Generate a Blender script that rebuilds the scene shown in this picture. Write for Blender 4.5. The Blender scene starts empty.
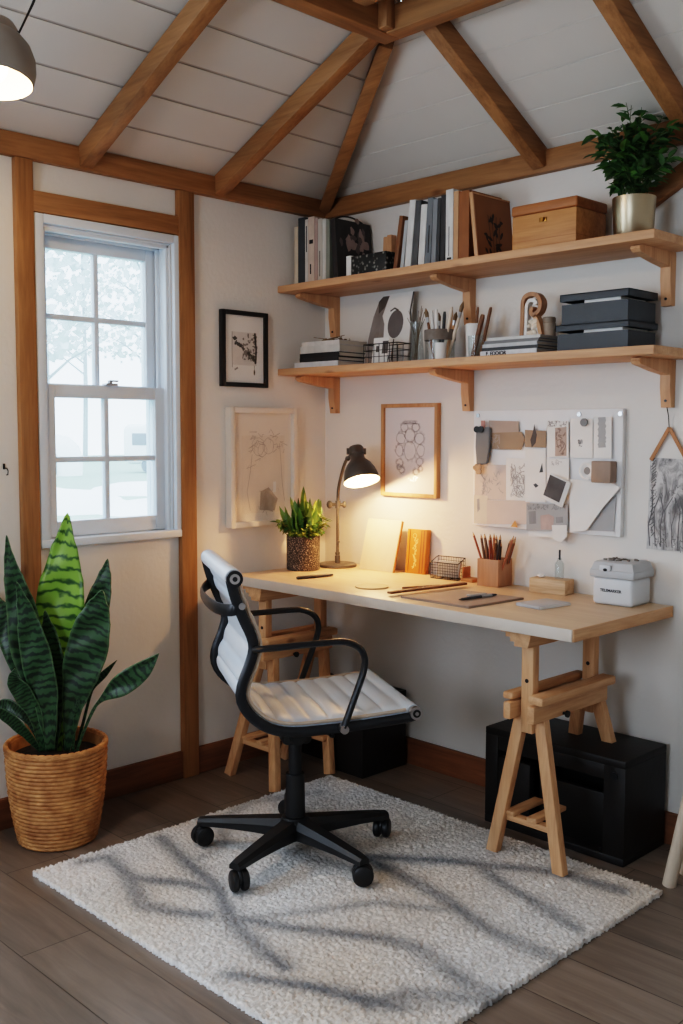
import bpy, bmesh, math, random
from mathutils import Vector, Matrix, Euler
random.seed(7)
PI = math.pi
scene = bpy.context.scene
COL = scene.collection

# ------------------------------------------------------------------ helpers
def lin(v):
    v /= 255.0
    return v / 12.92 if v <= 0.04045 else ((v + 0.055) / 1.055) ** 2.4
def rgb(r, g, b): return (lin(r), lin(g), lin(b), 1.0)

def tag(o, label=None, cat=None, group=None, kind=None):
    if label: o['label'] = label
    if cat: o['category'] = cat
    if group: o['group'] = group
    if kind: o['kind'] = kind
    return o

def thing(name, label, cat, loc=(0, 0, 0), rotz=0.0, group=None, kind=None):
    o = bpy.data.objects.new(name, None); COL.objects.link(o)
    o.empty_display_size = 0.05
    o.location = loc; o.rotation_euler = (0, 0, rotz)
    return tag(o, label, cat, group, kind)

class MB:
    """collects shapes in one mesh"""
    def __init__(s): s.bm = bmesh.new(); s.mi = 0
    def _fin(s, verts, mat=None):
        if mat is not None: bmesh.ops.transform(s.bm, matrix=mat, verts=verts)
        fs = set()
        for v in verts:
            for f in v.link_faces: fs.add(f)
        for f in fs: f.material_index = s.mi
    def box(s, c, d, rot=None, bev=0.0, seg=2):
        r = bmesh.ops.create_cube(s.bm, size=1.0)
        vs = r['verts']
        bmesh.ops.scale(s.bm, vec=d, verts=vs)
        if bev > 0:
            es = list({e for v in vs for e in v.link_edges})
            rr = bmesh.ops.bevel(s.bm, geom=es, offset=min(bev, 0.45 * min(d)), segments=seg, affect='EDGES', profile=0.5)
            vs = list({v for f in rr['faces'] for v in f.verts} | {v for v in vs if v.is_valid})
            # gather whole island
            vs = s._island(vs[0])
        M = Matrix.Translation(Vector(c))
        if rot is not None:
            M = M @ (rot if isinstance(rot, Matrix) else Euler(rot).to_matrix().to_4x4())
        s._fin(vs, M); return s
    def _island(s, v0):
        seen = {v0}; st = [v0]
        while st:
            v = st.pop()
            for e in v.link_edges:
                w = e.other_vert(v)
                if w not in seen: seen.add(w); st.append(w)
        return list(seen)
    def bar(s, a, b, w, h, up=(0, 0, 1), bev=0.003):
        """box bar from a to b; w across, h along up"""
        a = Vector(a); b = Vector(b); z = (b - a); L = z.length; z.normalize()
        u = Vector(up); x = u.cross(z)
        if x.length < 1e-4: x = Vector((1, 0, 0)).cross(z)
        x.normalize(); y = z.cross(x)
        M = Matrix((x, y, z)).transposed().to_4x4()
        return s.box((a + b) / 2, (w, h, L), M, bev)
    def cyl(s, a, b, r, r2=None, n=20, cap=True):
        a = Vector(a); b = Vector(b); d = b - a
        r2 = r if r2 is None else r2
        q = d.to_track_quat('Z', 'Y').to_matrix().to_4x4()
        rr = bmesh.ops.create_cone(s.bm, cap_ends=cap, segments=n, radius1=r, radius2=r2, depth=d.length)
        s._fin(rr['verts'], Matrix.Translation((a + b) / 2) @ q); return s
    def sph(s, c, r, sc=(1, 1, 1), n=16, rot=None):
        rr = bmesh.ops.create_uvsphere(s.bm, u_segments=n, v_segments=max(6, n // 2), radius=r)
        M = Matrix.Translation(Vector(c))
        if rot is not None: M = M @ (rot if isinstance(rot, Matrix) else Euler(rot).to_matrix().to_4x4())
        s._fin(rr['verts'], M @ Matrix.Diagonal((*sc, 1))); return s
    def lathe(s, prof, c=(0, 0, 0), n=32, rot=None, closed=False):
        rings = []
        M = Matrix.Translation(Vector(c))
        if rot is not None: M = M @ (rot if isinstance(rot, Matrix) else Euler(rot).to_matrix().to_4x4())
        for (r, z) in prof:
            if r < 1e-6: rings.append([s.bm.verts.new(M @ Vector((0, 0, z)))])
            else: rings.append([s.bm.verts.new(M @ Vector((r * math.cos(2 * PI * i / n), r * math.sin(2 * PI * i / n), z))) for i in range(n)])
        prs = list(zip(rings, rings[1:]))
        if closed: prs.append((rings[-1], rings[0]))
        for A, B in prs:
            for i in range(n):
                j = (i + 1) % n
                if len(A) == 1 and len(B) == 1: continue
                if len(A) == 1: f = (A[0], B[j], B[i])
                elif len(B) == 1: f = (A[i], A[j], B[0])
                else: f = (A[i], A[j], B[j], B[i])
                s.bm.faces.new(f).material_index = s.mi
        return s
    def tube(s, pts, r, n=10, cap=True, sx=1.0, sy=1.0, up=None, closed=False):
        """round / elliptical tube along points; r scalar or list"""
        P = [Vector(p) for p in pts]; N = len(P); rings = []
        pu = Vector(up) if up else None
        for i in range(N):
            if closed: t = P[(i + 1) % N] - P[i - 1]
            else: t = (P[min(i + 1, N - 1)] - P[max(i - 1, 0)])
            t.normalize()
            if pu is None:
                pu = Vector((0, 0, 1)) if abs(t.z) < 0.9 else Vector((1, 0, 0))
            base = Vector(up) if up else pu
            x = base.cross(t)
            if x.length < 1e-5: x = Vector((1, 0, 0)).cross(t)
            x.normalize(); y = t.cross(x)
            if not up: pu = y
            rr = r[i] if isinstance(r, (list, tuple)) else r
            rings.append([s.bm.verts.new(P[i] + x * rr * sx * math.cos(2 * PI * k / n) + y * rr * sy * math.sin(2 * PI * k / n)) for k in range(n)])
        pairs = list(zip(rings, rings[1:])) + ([(rings[-1], rings[0])] if closed else [])
        for A, B in pairs:
            for k in range(n):
                j = (k + 1) % n
                s.bm.faces.new((A[k], A[j], B[j], B[k])).material_index = s.mi
        if cap and not closed:
            s.bm.faces.new(rings[0][::-1]).material_index = s.mi
            s.bm.faces.new(rings[-1]).material_index = s.mi
        return s
    def prism(s, poly, o, u, v, w):
        """polygon (a,b) in plane o + a*u + b*v, extruded by vector w"""
        o = Vector(o); u = Vector(u); v = Vector(v); w = Vector(w)
        A = [s.bm.verts.new(o + u * a + v * b) for a, b in poly]
        B = [s.bm.verts.new(o + u * a + v * b + w) for a, b in poly]
        n = len(poly)
        fs = [s.bm.faces.new(A[::-1]), s.bm.faces.new(B)]
        for i in range(n):
            j = (i + 1) % n
            fs.append(s.bm.faces.new((A[i], A[j], B[j], B[i])))
        for f in fs: f.material_index = s.mi
        return s
    def quad(s, *p):
        f = s.bm.faces.new([s.bm.verts.new(Vector(q)) for q in p]); f.material_index = s.mi; return s
    def stroke(s, pts, w, o, u, v, nrm, lift=0.0006):
        """flat ribbon drawn on the plane o,u,v"""
        o = Vector(o); u = Vector(u); v = Vector(v); nrm = Vector(nrm)
        P = [o + u * a + v * b + nrm * lift for a, b in pts]
        L = []
        for i in range(len(P)):
            t = P[min(i + 1, len(P) - 1)] - P[max(i - 1, 0)]
            if t.length < 1e-7: t = u.copy()
            sd = nrm.cross(t).normalized() * w / 2
            L.append((s.bm.verts.new(P[i] - sd), s.bm.verts.new(P[i] + sd)))
        for (a, b), (c, d) in zip(L, L[1:]):
            s.bm.faces.new((a, c, d, b)).material_index = s.mi
        return s
    def blob(s, poly, o, u, v, nrm, lift=0.0005):
        o = Vector(o); u = Vector(u); v = Vector(v); nrm = Vector(nrm)
        f = s.bm.faces.new([s.bm.verts.new(o + u * a + v * b + nrm * lift) for a, b in poly]); f.material_index = s.mi
        return s
    def build(s, name, mats, parent=None, loc=None, rot=None, angle=35, label=None, flat=False, recalc=True):
        if recalc: bmesh.ops.recalc_face_normals(s.bm, faces=s.bm.faces[:])
        me = bpy.data.meshes.new(name); s.bm.to_mesh(me); s.bm.free()
        if not isinstance(mats, (list, tuple)): mats = [mats]
        for m in mats: me.materials.append(m)
        if not flat:
            me.shade_smooth()
            me.set_sharp_from_angle(angle=math.radians(angle))
        o = bpy.data.objects.new(name, me); COL.objects.link(o)
        if parent is not None: o.parent = parent
        if loc is not None: o.location = loc
        if rot is not None: o.rotation_euler = rot
        if label: o['label'] = label
        return o

def catmull(pts, sub=6):
    P = [Vector(p) for p in pts]; out = []
    for i in range(len(P) - 1):
        p0 = P[max(i - 1, 0)]; p1 = P[i]; p2 = P[i + 1]; p3 = P[min(i + 2, len(P) - 1)]
        for k in range(sub):
            t = k / sub
            out.append(0.5 * ((2 * p1) + (p2 - p0) * t + (2 * p0 - 5 * p1 + 4 * p2 - p3) * t * t + (3 * p1 - p0 - 3 * p2 + p3) * t ** 3))
    out.append(P[-1]); return out

def dup(root, loc=None, rotz=None, label=None, group=None):
    r = root.copy(); COL.objects.link(r)
    if loc is not None: r.location = loc
    if rotz is not None: r.rotation_euler = (0, 0, rotz)
    if label: r['label'] = label
    if group: r['group'] = group
    for ch in list(root.children):
        c = ch.copy(); COL.objects.link(c); c.parent = r
        for g in ch.children:
            d = g.copy(); COL.objects.link(d); d.parent = c
    return r

def ell(cx, cy, rx, ry, n=24, wob=0.0, a0=0, a1=2 * PI, seed=0):
    rnd = random.Random(seed)
    return [(cx + (rx * (1 + rnd.uniform(-wob, wob))) * math.cos(a0 + (a1 - a0) * i / n), cy + (ry * (1 + rnd.uniform(-wob, wob))) * math.sin(a0 + (a1 - a0) * i / n)) for i in range(n + 1)]

# ------------------------------------------------------------------ materials
def newmat(name):
    m = bpy.data.materials.new(name); m.use_nodes = True
    nt = m.node_tree; b = nt.nodes['Principled BSDF']
    return m, nt, b
def N(nt, t, **kw):
    n = nt.nodes.new(t)
    for k, v in kw.items():
        if k in n.inputs: n.inputs[k].default_value = v
        else: setattr(n, k, v)
    return n
def plain(name, col, rough=0.6, metal=0.0, var=0.10, scale=12.0, bump=0.0, bscale=80.0, spec=0.5, detail=4.0, stretch=(1, 1, 1)):
    m, nt, b = newmat(name)
    tc = N(nt, 'ShaderNodeTexCoord'); mp = N(nt, 'ShaderNodeMapping'); mp.inputs['Scale'].default_value = stretch
    nt.links.new(tc.outputs['Object'], mp.inputs['Vector'])
    ns = N(nt, 'ShaderNodeTexNoise', Scale=scale, Detail=detail)
    nt.links.new(mp.outputs[0], ns.inputs['Vector'])
    cr = N(nt, 'ShaderNodeValToRGB')
    d = 1 - var; l = 1 + var
    cr.color_ramp.elements[0].position = 0.3; cr.color_ramp.elements[1].position = 0.7
    cr.color_ramp.elements[0].color = (col[0] * d, col[1] * d, col[2] * d, 1)
    cr.color_ramp.elements[1].color = (min(1, col[0] * l), min(1, col[1] * l), min(1, col[2] * l), 1)
    nt.links.new(ns.outputs['Fac'], cr.inputs['Fac']); nt.links.new(cr.outputs['Color'], b.inputs['Base Color'])
    b.inputs['Roughness'].default_value = rough; b.inputs['Metallic'].default_value = metal
    b.inputs['Specular IOR Level'].default_value = spec
    if bump > 0:
        n2 = N(nt, 'ShaderNodeTexNoise', Scale=bscale, Detail=3.0); nt.links.new(mp.outputs[0], n2.inputs['Vector'])
        bp = N(nt, 'ShaderNodeBump', Strength=bump, Distance=0.01)
        nt.links.new(n2.outputs['Fac'], bp.inputs['Height']); nt.links.new(bp.outputs[0], b.inputs['Normal'])
    return m
def wood(name, light, dark, axis='x', scale=1.0, rough=0.55, knots=True):
    m, nt, b = newmat(name)
    tc = N(nt, 'ShaderNodeTexCoord'); oi = N(nt, 'ShaderNodeObjectInfo')
    ad = N(nt, 'ShaderNodeVectorMath', operation='ADD')
    sc = N(nt, 'ShaderNodeVectorMath', operation='SCALE'); sc.inputs['Scale'].default_value = 7.0
    cx = N(nt, 'ShaderNodeCombineXYZ')
    for i in range(3): nt.links.new(oi.outputs['Random'], cx.inputs[i])
    nt.links.new(cx.outputs[0], sc.inputs[0])
    nt.links.new(tc.outputs['Object'], ad.inputs[0]); nt.links.new(sc.outputs[0], ad.inputs[1])
    mp = N(nt, 'ShaderNodeMapping')
    s = [18 * scale] * 3; s['xyz'.index(axis)] = 1.3 * scale
    mp.inputs['Scale'].default_value = s
    nt.links.new(ad.outputs[0], mp.inputs['Vector'])
    n1 = N(nt, 'ShaderNodeTexNoise', Scale=1.2, Detail=6.0, Roughness=0.65, Distortion=0.6); nt.links.new(mp.outputs[0], n1.inputs['Vector'])
    n2 = N(nt, 'ShaderNodeTexNoise', Scale=6.0, Detail=3.0); nt.links.new(mp.outputs[0], n2.inputs['Vector'])
    mx = N(nt, 'ShaderNodeMath', operation='MULTIPLY_ADD'); mx.inputs[1].default_value = 0.35
    nt.links.new(n2.outputs['Fac'], mx.inputs[0]); nt.links.new(n1.outputs['Fac'], mx.inputs[2])
    cr = N(nt, 'ShaderNodeValToRGB')
    cr.color_ramp.elements[0].position = 0.42; cr.color_ramp.elements[1].position = 0.82
    cr.color_ramp.elements[0].color = dark; cr.color_ramp.elements[1].color = light
    nt.links.new(mx.outputs[0], cr.inputs['Fac'])
    last = cr.outputs['Color']
    if knots:
        mp2 = N(nt, 'ShaderNodeMapping'); s2 = [9 * scale] * 3; s2['xyz'.index(axis)] = 4.0 * scale
        mp2.inputs['Scale'].default_value = s2; nt.links.new(ad.outputs[0], mp2.inputs['Vector'])
        vo = N(nt, 'ShaderNodeTexVoronoi', Scale=1.0); nt.links.new(mp2.outputs[0], vo.inputs['Vector'])
        cr2 = N(nt, 'ShaderNodeValToRGB'); cr2.color_ramp.elements[0].position = 0.05; cr2.color_ramp.elements[1].position = 0.14
        cr2.color_ramp.elements[0].color = (0.45, 0.36, 0.3, 1); cr2.color_ramp.elements[1].color = (1, 1, 1, 1)
        nt.links.new(vo.outputs['Distance'], cr2.inputs['Fac'])
        mm = N(nt, 'ShaderNodeMix', data_type='RGBA', blend_type='MULTIPLY'); mm.inputs[0].default_value = 0.8
        nt.links.new(last, mm.inputs[6]); nt.links.new(cr2.outputs['Color'], mm.inputs[7]); last = mm.outputs[2]
    nt.links.new(last, b.inputs['Base Color'])
    b.inputs['Roughness'].default_value = rough
    bp = N(nt, 'ShaderNodeBump', Strength=0.12, Distance=0.004)
    nt.links.new(n2.outputs['Fac'], bp.inputs['Height']); nt.links.new(bp.outputs[0], b.inputs['Normal'])
    return m
def emit(name, col, strength):
    m, nt, b = newmat(name)
    b.inputs['Base Color'].default_value = col
    b.inputs['Emission Color'].default_value = col; b.inputs['Emission Strength'].default_value = strength
    return m

BEAM = {a: wood('stained_beam_' + a, rgb(168, 122, 80), rgb(118, 82, 50), a, 1.0) for a in 'xyz'}
PINE = {a: wood('pine_' + a, rgb(216, 172, 130), rgb(180, 132, 92), a, 1.4) for a in 'xyz'}
SHELFW = {a: wood('shelf_wood_' + a, rgb(212, 166, 126), rgb(178, 130, 94), a, 1.0) for a in 'xyz'}
DESKW = wood('birch_desktop', rgb(224, 196, 164), rgb(206, 174, 140), 'x', 0.8, 0.42, knots=False)
DESKEDGE = plain('desk_pale_edge', rgb(206, 196, 184), 0.5, var=0.05)
BASEB = {a: wood('baseboard_wood_' + a, rgb(140, 94, 64), rgb(100, 62, 42), a, 1.0) for a in 'xy'}
BOXW = wood('box_wood', rgb(200, 146, 94), rgb(164, 108, 62), 'x', 1.2, knots=False)
BOXW_DARK = wood('box_lid_wood', rgb(172, 112, 66), rgb(136, 82, 44), 'x', 1.2, knots=False)
WALL = plain('white_plaster', rgb(226, 222, 216), 0.75, var=0.025, scale=2.5, bump=0.10, bscale=60, spec=0.25)
WINW = plain('white_window_paint', rgb(218, 228, 238), 0.4, var=0.02)
WHITE = plain('white_paper', rgb(232, 230, 226), 0.7, var=0.03)
CREAM = plain('cream_paper', rgb(222, 208, 190), 0.7, var=0.05)
PINKISH = plain('blush_paper', rgb(214, 196, 186), 0.7, var=0.05)
BEIGE = plain('beige_paper', rgb(176, 158, 146), 0.75, var=0.06)
TAN = plain('tan_card', rgb(160, 136, 114), 0.75, var=0.08)
GREYP = plain('grey_paper', rgb(168, 168, 168), 0.7, var=0.05)
GREY = plain('mid_grey', rgb(118, 120, 122), 0.6, var=0.08)
DKGREY = plain('dark_grey_card', rgb(58, 62, 66), 0.55, var=0.12, bump=0.1)
SLATE = plain('slate_box_card', rgb(66, 72, 78), 0.6, var=0.08, bump=0.08, bscale=200)
INK = plain('ink', rgb(40, 40, 42), 0.8, var=0.2)
PENCIL_LINE = plain('pencil_line', rgb(146, 140, 136), 0.9, var=0.15)
SOFTGREY = plain('graphite_wash', rgb(172, 167, 164), 0.9, var=0.25, scale=30)
BLACK = plain('black_plastic', rgb(30, 31, 33), 0.42, var=0.15, bump=0.05, bscale=300)
BLACKM = plain('black_metal', rgb(44, 46, 50), 0.35, 0.3, var=0.1)
BLACKBOX = plain('black_painted_wood', rgb(26, 23, 23), 0.5, var=0.25, scale=5, bump=0.08, bscale=40)
DARKPANEL = plain('dark_panel', rgb(22, 21, 22), 0.38, var=0.2)
CHROME = plain('brushed_steel', rgb(190, 190, 192), 0.28, 1.0, var=0.05)
BRASS = plain('brushed_brass', rgb(176, 162, 138), 0.34, 1.0, var=0.06, scale=30, stretch=(1, 1, .05))
SEATW = plain('white_leather', rgb(212, 222, 232), 0.45, var=0.03, bump=0.04, bscale=250)
SEATEDGE = plain('cream_piping', rgb(196, 180, 162), 0.6, var=0.05)
LAMPM = plain('grey_lamp_enamel', rgb(88, 84, 80), 0.4, 0.2, var=0.08)
PENDM = plain('stone_grey_enamel', rgb(150, 139, 128), 0.5, var=0.08)
SHADEIN = plain('shade_inside_white', rgb(240, 232, 220), 0.5, var=0.02)
ORANGEBOOK = plain('amber_book_cover', rgb(206, 124, 44), 0.5, var=0.12, scale=20, stretch=(1, 1, .1))
ORANGE = plain('orange_card', rgb(214, 150, 92), 0.7, var=0.1)
GREENL = plain('light_green_leaf', rgb(112, 140, 62), 0.5, var=0.3, scale=25)
GREEND = plain('deep_green_leaf', rgb(62, 94, 52), 0.45, var=0.35, scale=25)
GREENM = plain('mid_green_leaf', rgb(78, 116, 54), 0.45, var=0.35, scale=25)
STEMG = plain('stem_green', rgb(78, 96, 52), 0.6, var=0.2)
SOIL = plain('soil', rgb(52, 40, 32), 0.95, var=0.4, scale=60, bump=0.6, bscale=120)
DRIED = plain('dried_stem', rgb(120, 98, 74), 0.8, var=0.2)
CORD = plain('dark_cord', rgb(52, 46, 42), 0.7, var=0.1)
LEATHER = plain('tan_leather', rgb(168, 118, 78), 0.6, var=0.12)
PHOTOD = plain('dark_photo', rgb(88, 82, 80), 0.5, var=0.3, scale=18)
DKWOOD = wood('dark_stick_wood', rgb(132, 90, 60), rgb(92, 58, 36), 'z', 2.0, knots=False)
BROWNCARD = plain('brown_kraft_card', rgb(150, 102, 66), 0.65, var=0.10, scale=8)

def glassmat(name, tint=(1, 1, 1, 1), veil=0.0, gloss=0.08, fres=0.6):
    m, nt, b = newmat(name); nt.nodes.remove(b)
    out = nt.nodes['Material Output']
    tr = N(nt, 'ShaderNodeBsdfTransparent', Color=tint); gl = N(nt, 'ShaderNodeBsdfGlossy', Roughness=0.03)
    lw = N(nt, 'ShaderNodeLayerWeight', Blend=0.25)
    mu = N(nt, 'ShaderNodeMath', operation='MULTIPLY_ADD'); mu.inputs[1].default_value = fres; mu.inputs[2].default_value = gloss * 0.4
    nt.links.new(lw.outputs['Fresnel'], mu.inputs[0])
    mx = N(nt, 'ShaderNodeMixShader'); nt.links.new(mu.outputs[0], mx.inputs[0]); nt.links.new(tr.outputs[0], mx.inputs[1]); nt.links.new(gl.outputs[0], mx.inputs[2])
    last = mx
    if veil > 0:
        tl = N(nt, 'ShaderNodeBsdfTranslucent', Color=(0.95, 0.97, 1, 1))
        no = N(nt, 'ShaderNodeTexNoise', Scale=6.0, Detail=3.0)
        tc = N(nt, 'ShaderNodeTexCoord'); nt.links.new(tc.outputs['Object'], no.inputs['Vector'])
        mr = N(nt, 'ShaderNodeMapRange'); mr.inputs['From Min'].default_value = .3; mr.inputs['From Max'].default_value = .7
        mr.inputs['To Min'].default_value = veil * 0.8; mr.inputs['To Max'].default_value = veil * 1.2
        nt.links.new(no.outputs['Fac'], mr.inputs['Value'])
        m2 = N(nt, 'ShaderNodeMixShader'); nt.links.new(mr.outputs[0], m2.inputs[0]); nt.links.new(mx.outputs[0], m2.inputs[1]); nt.links.new(tl.outputs[0], m2.inputs[2]); last = m2
    nt.links.new(last.outputs[0], out.inputs[0])
    return m
PANE = glassmat('haze_veil_glass', veil=0.12, fres=0.3)  # milky veil in the panes stands in for bright haze outdoors
CLEAR = glassmat('clear_glass', (0.93, 0.95, 0.95, 1), gloss=0.08, fres=0.18)
FRAMEGLASS = glassmat('picture_glass', (0.99, 0.99, 0.99, 1), gloss=0.01, fres=0.03)

# ceiling planks
def ceilmat():
    m, nt, b = newmat('white_ceiling_boards')
    tc = N(nt, 'ShaderNodeTexCoord'); no = N(nt, 'ShaderNodeTexNoise', Scale=2.0, Detail=4.0)
    nt.links.new(tc.outputs['Object'], no.inputs['Vector'])
    cr = N(nt, 'ShaderNodeValToRGB'); cr.color_ramp.elements[0].color = rgb(198, 192, 184); cr.color_ramp.elements[1].color = rgb(216, 211, 204)
    nt.links.new(no.outputs['Fac'], cr.inputs['Fac']); nt.links.new(cr.outputs['Color'], b.inputs['Base Color'])
    b.inputs['Roughness'].default_value = 0.7
    return m
CEIL = ceilmat()
GROOVE = plain('board_groove', rgb(176, 168, 160), 0.9, var=0.05)
GROOVE_PALE = plain('pale_board_groove', rgb(206, 201, 194), 0.9, var=0.05)

def floormat():
    m, nt, b = newmat('grey_brown_floor_planks')
    tc = N(nt, 'ShaderNodeTexCoord')
    br = N(nt, 'ShaderNodeTexBrick'); br.offset = 0.37; br.offset_frequency = 2; br.squash = 1.0
    br.inputs['Scale'].default_value = 1.0; br.inputs['Brick Width'].default_value = 1.22; br.inputs['Row Height'].default_value = 0.185
    br.inputs['Mortar Size'].default_value = 0.0016; br.inputs['Mortar Smooth'].default_value = 0.2; br.inputs['Bias'].default_value = 0.0
    br.inputs['Color1'].default_value = rgb(142, 128, 116); br.inputs['Color2'].default_value = rgb(122, 110, 100); br.inputs['Mortar'].default_value = rgb(70, 60, 52)
    mp0 = N(nt, 'ShaderNodeMapping'); mp0.inputs['Location'].default_value = (0.45, 0.06, 0)
    nt.links.new(tc.outputs['Object'], mp0.inputs['Vector']); nt.links.new(mp0.outputs[0], br.inputs['Vector'])
    mp = N(nt, 'ShaderNodeMapping'); mp.inputs['Scale'].default_value = (1.6, 16, 1)
    nt.links.new(tc.outputs['Object'], mp.inputs['Vector'])
    n1 = N(nt, 'ShaderNodeTexNoise', Scale=1.6, Detail=7.0, Roughness=0.62, Distortion=0.8); nt.links.new(mp.outputs[0], n1.inputs['Vector'])
    cr = N(nt, 'ShaderNodeValToRGB'); cr.color_ramp.elements[0].position = 0.3; cr.color_ramp.elements[1].position = 0.72
    cr.color_ramp.elements[0].color = (0.58, 0.56, 0.55, 1); cr.color_ramp.elements[1].color = (1.12, 1.1, 1.08, 1)
    nt.links.new(n1.outputs['Fac'], cr.inputs['Fac'])
    mm = N(nt, 'ShaderNodeMix', data_type='RGBA', blend_type='MULTIPLY'); mm.inputs[0].default_value = 0.85
    nt.links.new(br.outputs['Color'], mm.inputs[6]); nt.links.new(cr.outputs['Color'], mm.inputs[7])
    nt.links.new(mm.outputs[2], b.inputs['Base Color'])
    b.inputs['Roughness'].default_value = 0.31
    ad = N(nt, 'ShaderNodeMath', operation='MULTIPLY_ADD'); ad.inputs[1].default_value = -2.0
    nt.links.new(br.outputs['Fac'], ad.inputs[0]); nt.links.new(n1.outputs['Fac'], ad.inputs[2])
    bp = N(nt, 'ShaderNodeBump', Strength=0.25, Distance=0.003); nt.links.new(ad.outputs[0], bp.inputs['Height']); nt.links.new(bp.outputs[0], b.inputs['Normal'])
    return m
FLOOR = floormat()

# ------------------------------------------------------------------ room shell
RX, RY = 3.9, 4.1            # room extents: x 0..RX, y -RY..0
ZP = 2.138                    # wall top
S = lambda o, label, cat: tag(o, label, cat, kind='structure')
T = 0.14
m = MB().box((RX / 2, -RY / 2, -0.05), (RX + 2 * T, RY + 2 * T, 0.1)); S(m.build('floor', FLOOR), 'grey-brown wood plank floor of the room', 'floor')

def wall_with_holes(name, axis, length, holes, at, sgn, label):
    """wall slab along axis ('x' or 'y'), at coordinate `at`, thick T away from the room (sgn); holes = (a0,a1,z0,z1)"""
    mb = MB()
    def slab(a0, a1, z0, z1):
        if a1 - a0 < 1e-4 or z1 - z0 < 1e-4: return
        c = (a0 + a1) / 2; l = a1 - a0
        if axis == 'y': mb.box((at + sgn * T / 2, -c, (z0 + z1) / 2), (T, l, z1 - z0))
        else: mb.box((c, at + sgn * T / 2, (z0 + z1) / 2), (l, T, z1 - z0))
    a = 0.0
    for (h0, h1, z0, z1) in sorted(holes):
        slab(a, h0, 0, ZP); slab(h0, h1, 0, z0); slab(h0, h1, z1, ZP); a = h1
    slab(a, length, 0, ZP)
    return S(mb.build(name, WALL, flat=True), label, 'wall')
WY0, WY1, WZ0, WZ1 = -1.222, -0.735, 0.895, 1.885     # window opening in left wall
wall_with_holes('wall_left', 'y', RY, [(-WY1, -WY0, WZ0, WZ1), (2.15, 3.25, 0.9, 1.95)], 0, -1, 'white plaster wall with the sash window')  # second hole is added, out of view, for the side fill
wall_with_holes('wall_right', 'x', RX, [], 0, 1, 'white plaster wall behind the desk and shelves')
wall_with_holes('wall_back', 'x', RX, [(1.3, 2.2, 0.95, 1.85)], -RY, -1, 'white plaster wall behind the viewer')  # unseen opening added behind the viewer to admit fill
wall_with_holes('wall_far_right', 'y', RY, [], RX, 1, 'white plaster wall on the right side behind the viewer')

# ceiling: hipped, boards as slabs with grooves
MA, MBp, Z0 = 0.42, 0.6976, 2.13
RZ = Z0 + MA * RX / 2
yr = (RZ - Z0) / MBp
apexF = Vector((RX / 2, -yr, RZ)); apexN = Vector((RX / 2, -(RY - yr), RZ))
c00 = Vector((0, 0, Z0)); c10 = Vector((RX, 0, Z0)); c11 = Vector((RX, -RY, Z0)); c01 = Vector((0, -RY, Z0))
def slope(name, P, label, board, first, groove=None):
    groove = groove or GROOVE
    """P: eave a, eave b, ridge b, ridge a. boards parallel to the eave, with grooves as dark thin strips set in the surface"""
    a, b, rb, ra = P
    mb = MB()
    L = ((ra + rb) / 2 - (a + b) / 2)
    n = (b - a).cross(ra - a).normalized()
    if n.z < 0: n = -n
    h = (ra - a) - (b - a).normalized() * ((ra - a).dot((b - a).normalized()))
    H = h.length
    t = 0.0; nxt = first
    def edge(t): return a.lerp(ra, t / H), b.lerp(rb, t / H)
    while t < H - 1e-3:
        t1 = min(nxt, H)
        g = 0.009
        p, q = edge(t + (g if t > 0 else 0)); r, s = edge(t1)
        mb.mi = 0
        mb.quad(p, q, s, r)
        if t > 0:
            mb.mi = 1
            e0, e1 = edge(t); f0, f1 = edge(t + g)
            mb.quad(e0 + n * 0.0025, e1 + n * 0.0025, f1 + n * 0.0025, f0 + n * 0.0025)
            mb.quad(e0, e1, e1 + n * .0025, e0 + n * .0025); mb.quad(f0, f1, f1 + n * .0025, f0 + n * .0025)
        t = t1; nxt = t + board
    # roof skin above
    mb.mi = 0
    mb.quad(a + n * 0.05, b + n * 0.05, rb + n * 0.05, ra + n * 0.05)
    return S(mb.build(name, [CEIL, groove], flat=True, recalc=False), label, 'ceiling')
slope('ceiling_left', (c01, c00, apexF, apexN), 'white boarded ceiling slope over the window wall', 0.157, 0.160)
slope('ceiling_right', (c00, c10, apexF, apexF), 'white boarded ceiling slope over the desk wall', 0.116, 0.055, GROOVE_PALE)
slope('ceiling_far_right', (c10, c11, apexN, apexF), 'white boarded ceiling slope on the right out of view', 0.185, 0.13)
slope('ceiling_back', (c11, c01, apexN, apexN), 'white boarded ceiling slope behind the viewer', 0.185, 0.15)

tn = [0]
def trim(mb, mat, label, cat='beam'):
    tn[0] += 1
    return S(mb.build('trim_%d' % tn[0], mat), label, cat)
bx = lambda x0, x1, y0, y1, z0, z1, bev=0.003: MB().box(((x0 + x1) / 2, (y0 + y1) / 2, (z0 + z1) / 2), (x1 - x0, y1 - y0, z1 - z0), None, bev)
trim(bx(0.0, 0.03, -RY, 0, 2.068, 2.138), BEAM['y'], 'brown timber wall plate along the top of the window wall')
trim(bx(0.03, RX, -0.03, 0, 2.068, 2.138), BEAM['x'], 'brown timber wall plate along the top of the desk wall')
trim(bx(0.0, 0.025, -1.315, -1.256, 0.0, 2.068), BEAM['z'], 'brown timber post left of the window', 'post')
trim(bx(0.0, 0.025, -0.717, -0.652, 0.0, 2.068), BEAM['z'], 'brown timber post right of the window', 'post')
trim(bx(0.0, 0.024, -1.262, -0.717, 1.915, 1.978), BEAM['y'], 'brown timber lintel above the window', 'lintel')
S(bx(0, 0.016, -RY, -0.717 - 0.0, 0, 0.098).build('baseboard_left', BASEB['y']), 'brown wooden baseboard under the window', 'baseboard')
S(bx(0, 0.016, -0.652, -0.016, 0, 0.098).build('baseboard_left_corner', BASEB['y']), 'brown wooden baseboard between post and corner', 'baseboard')
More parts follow.
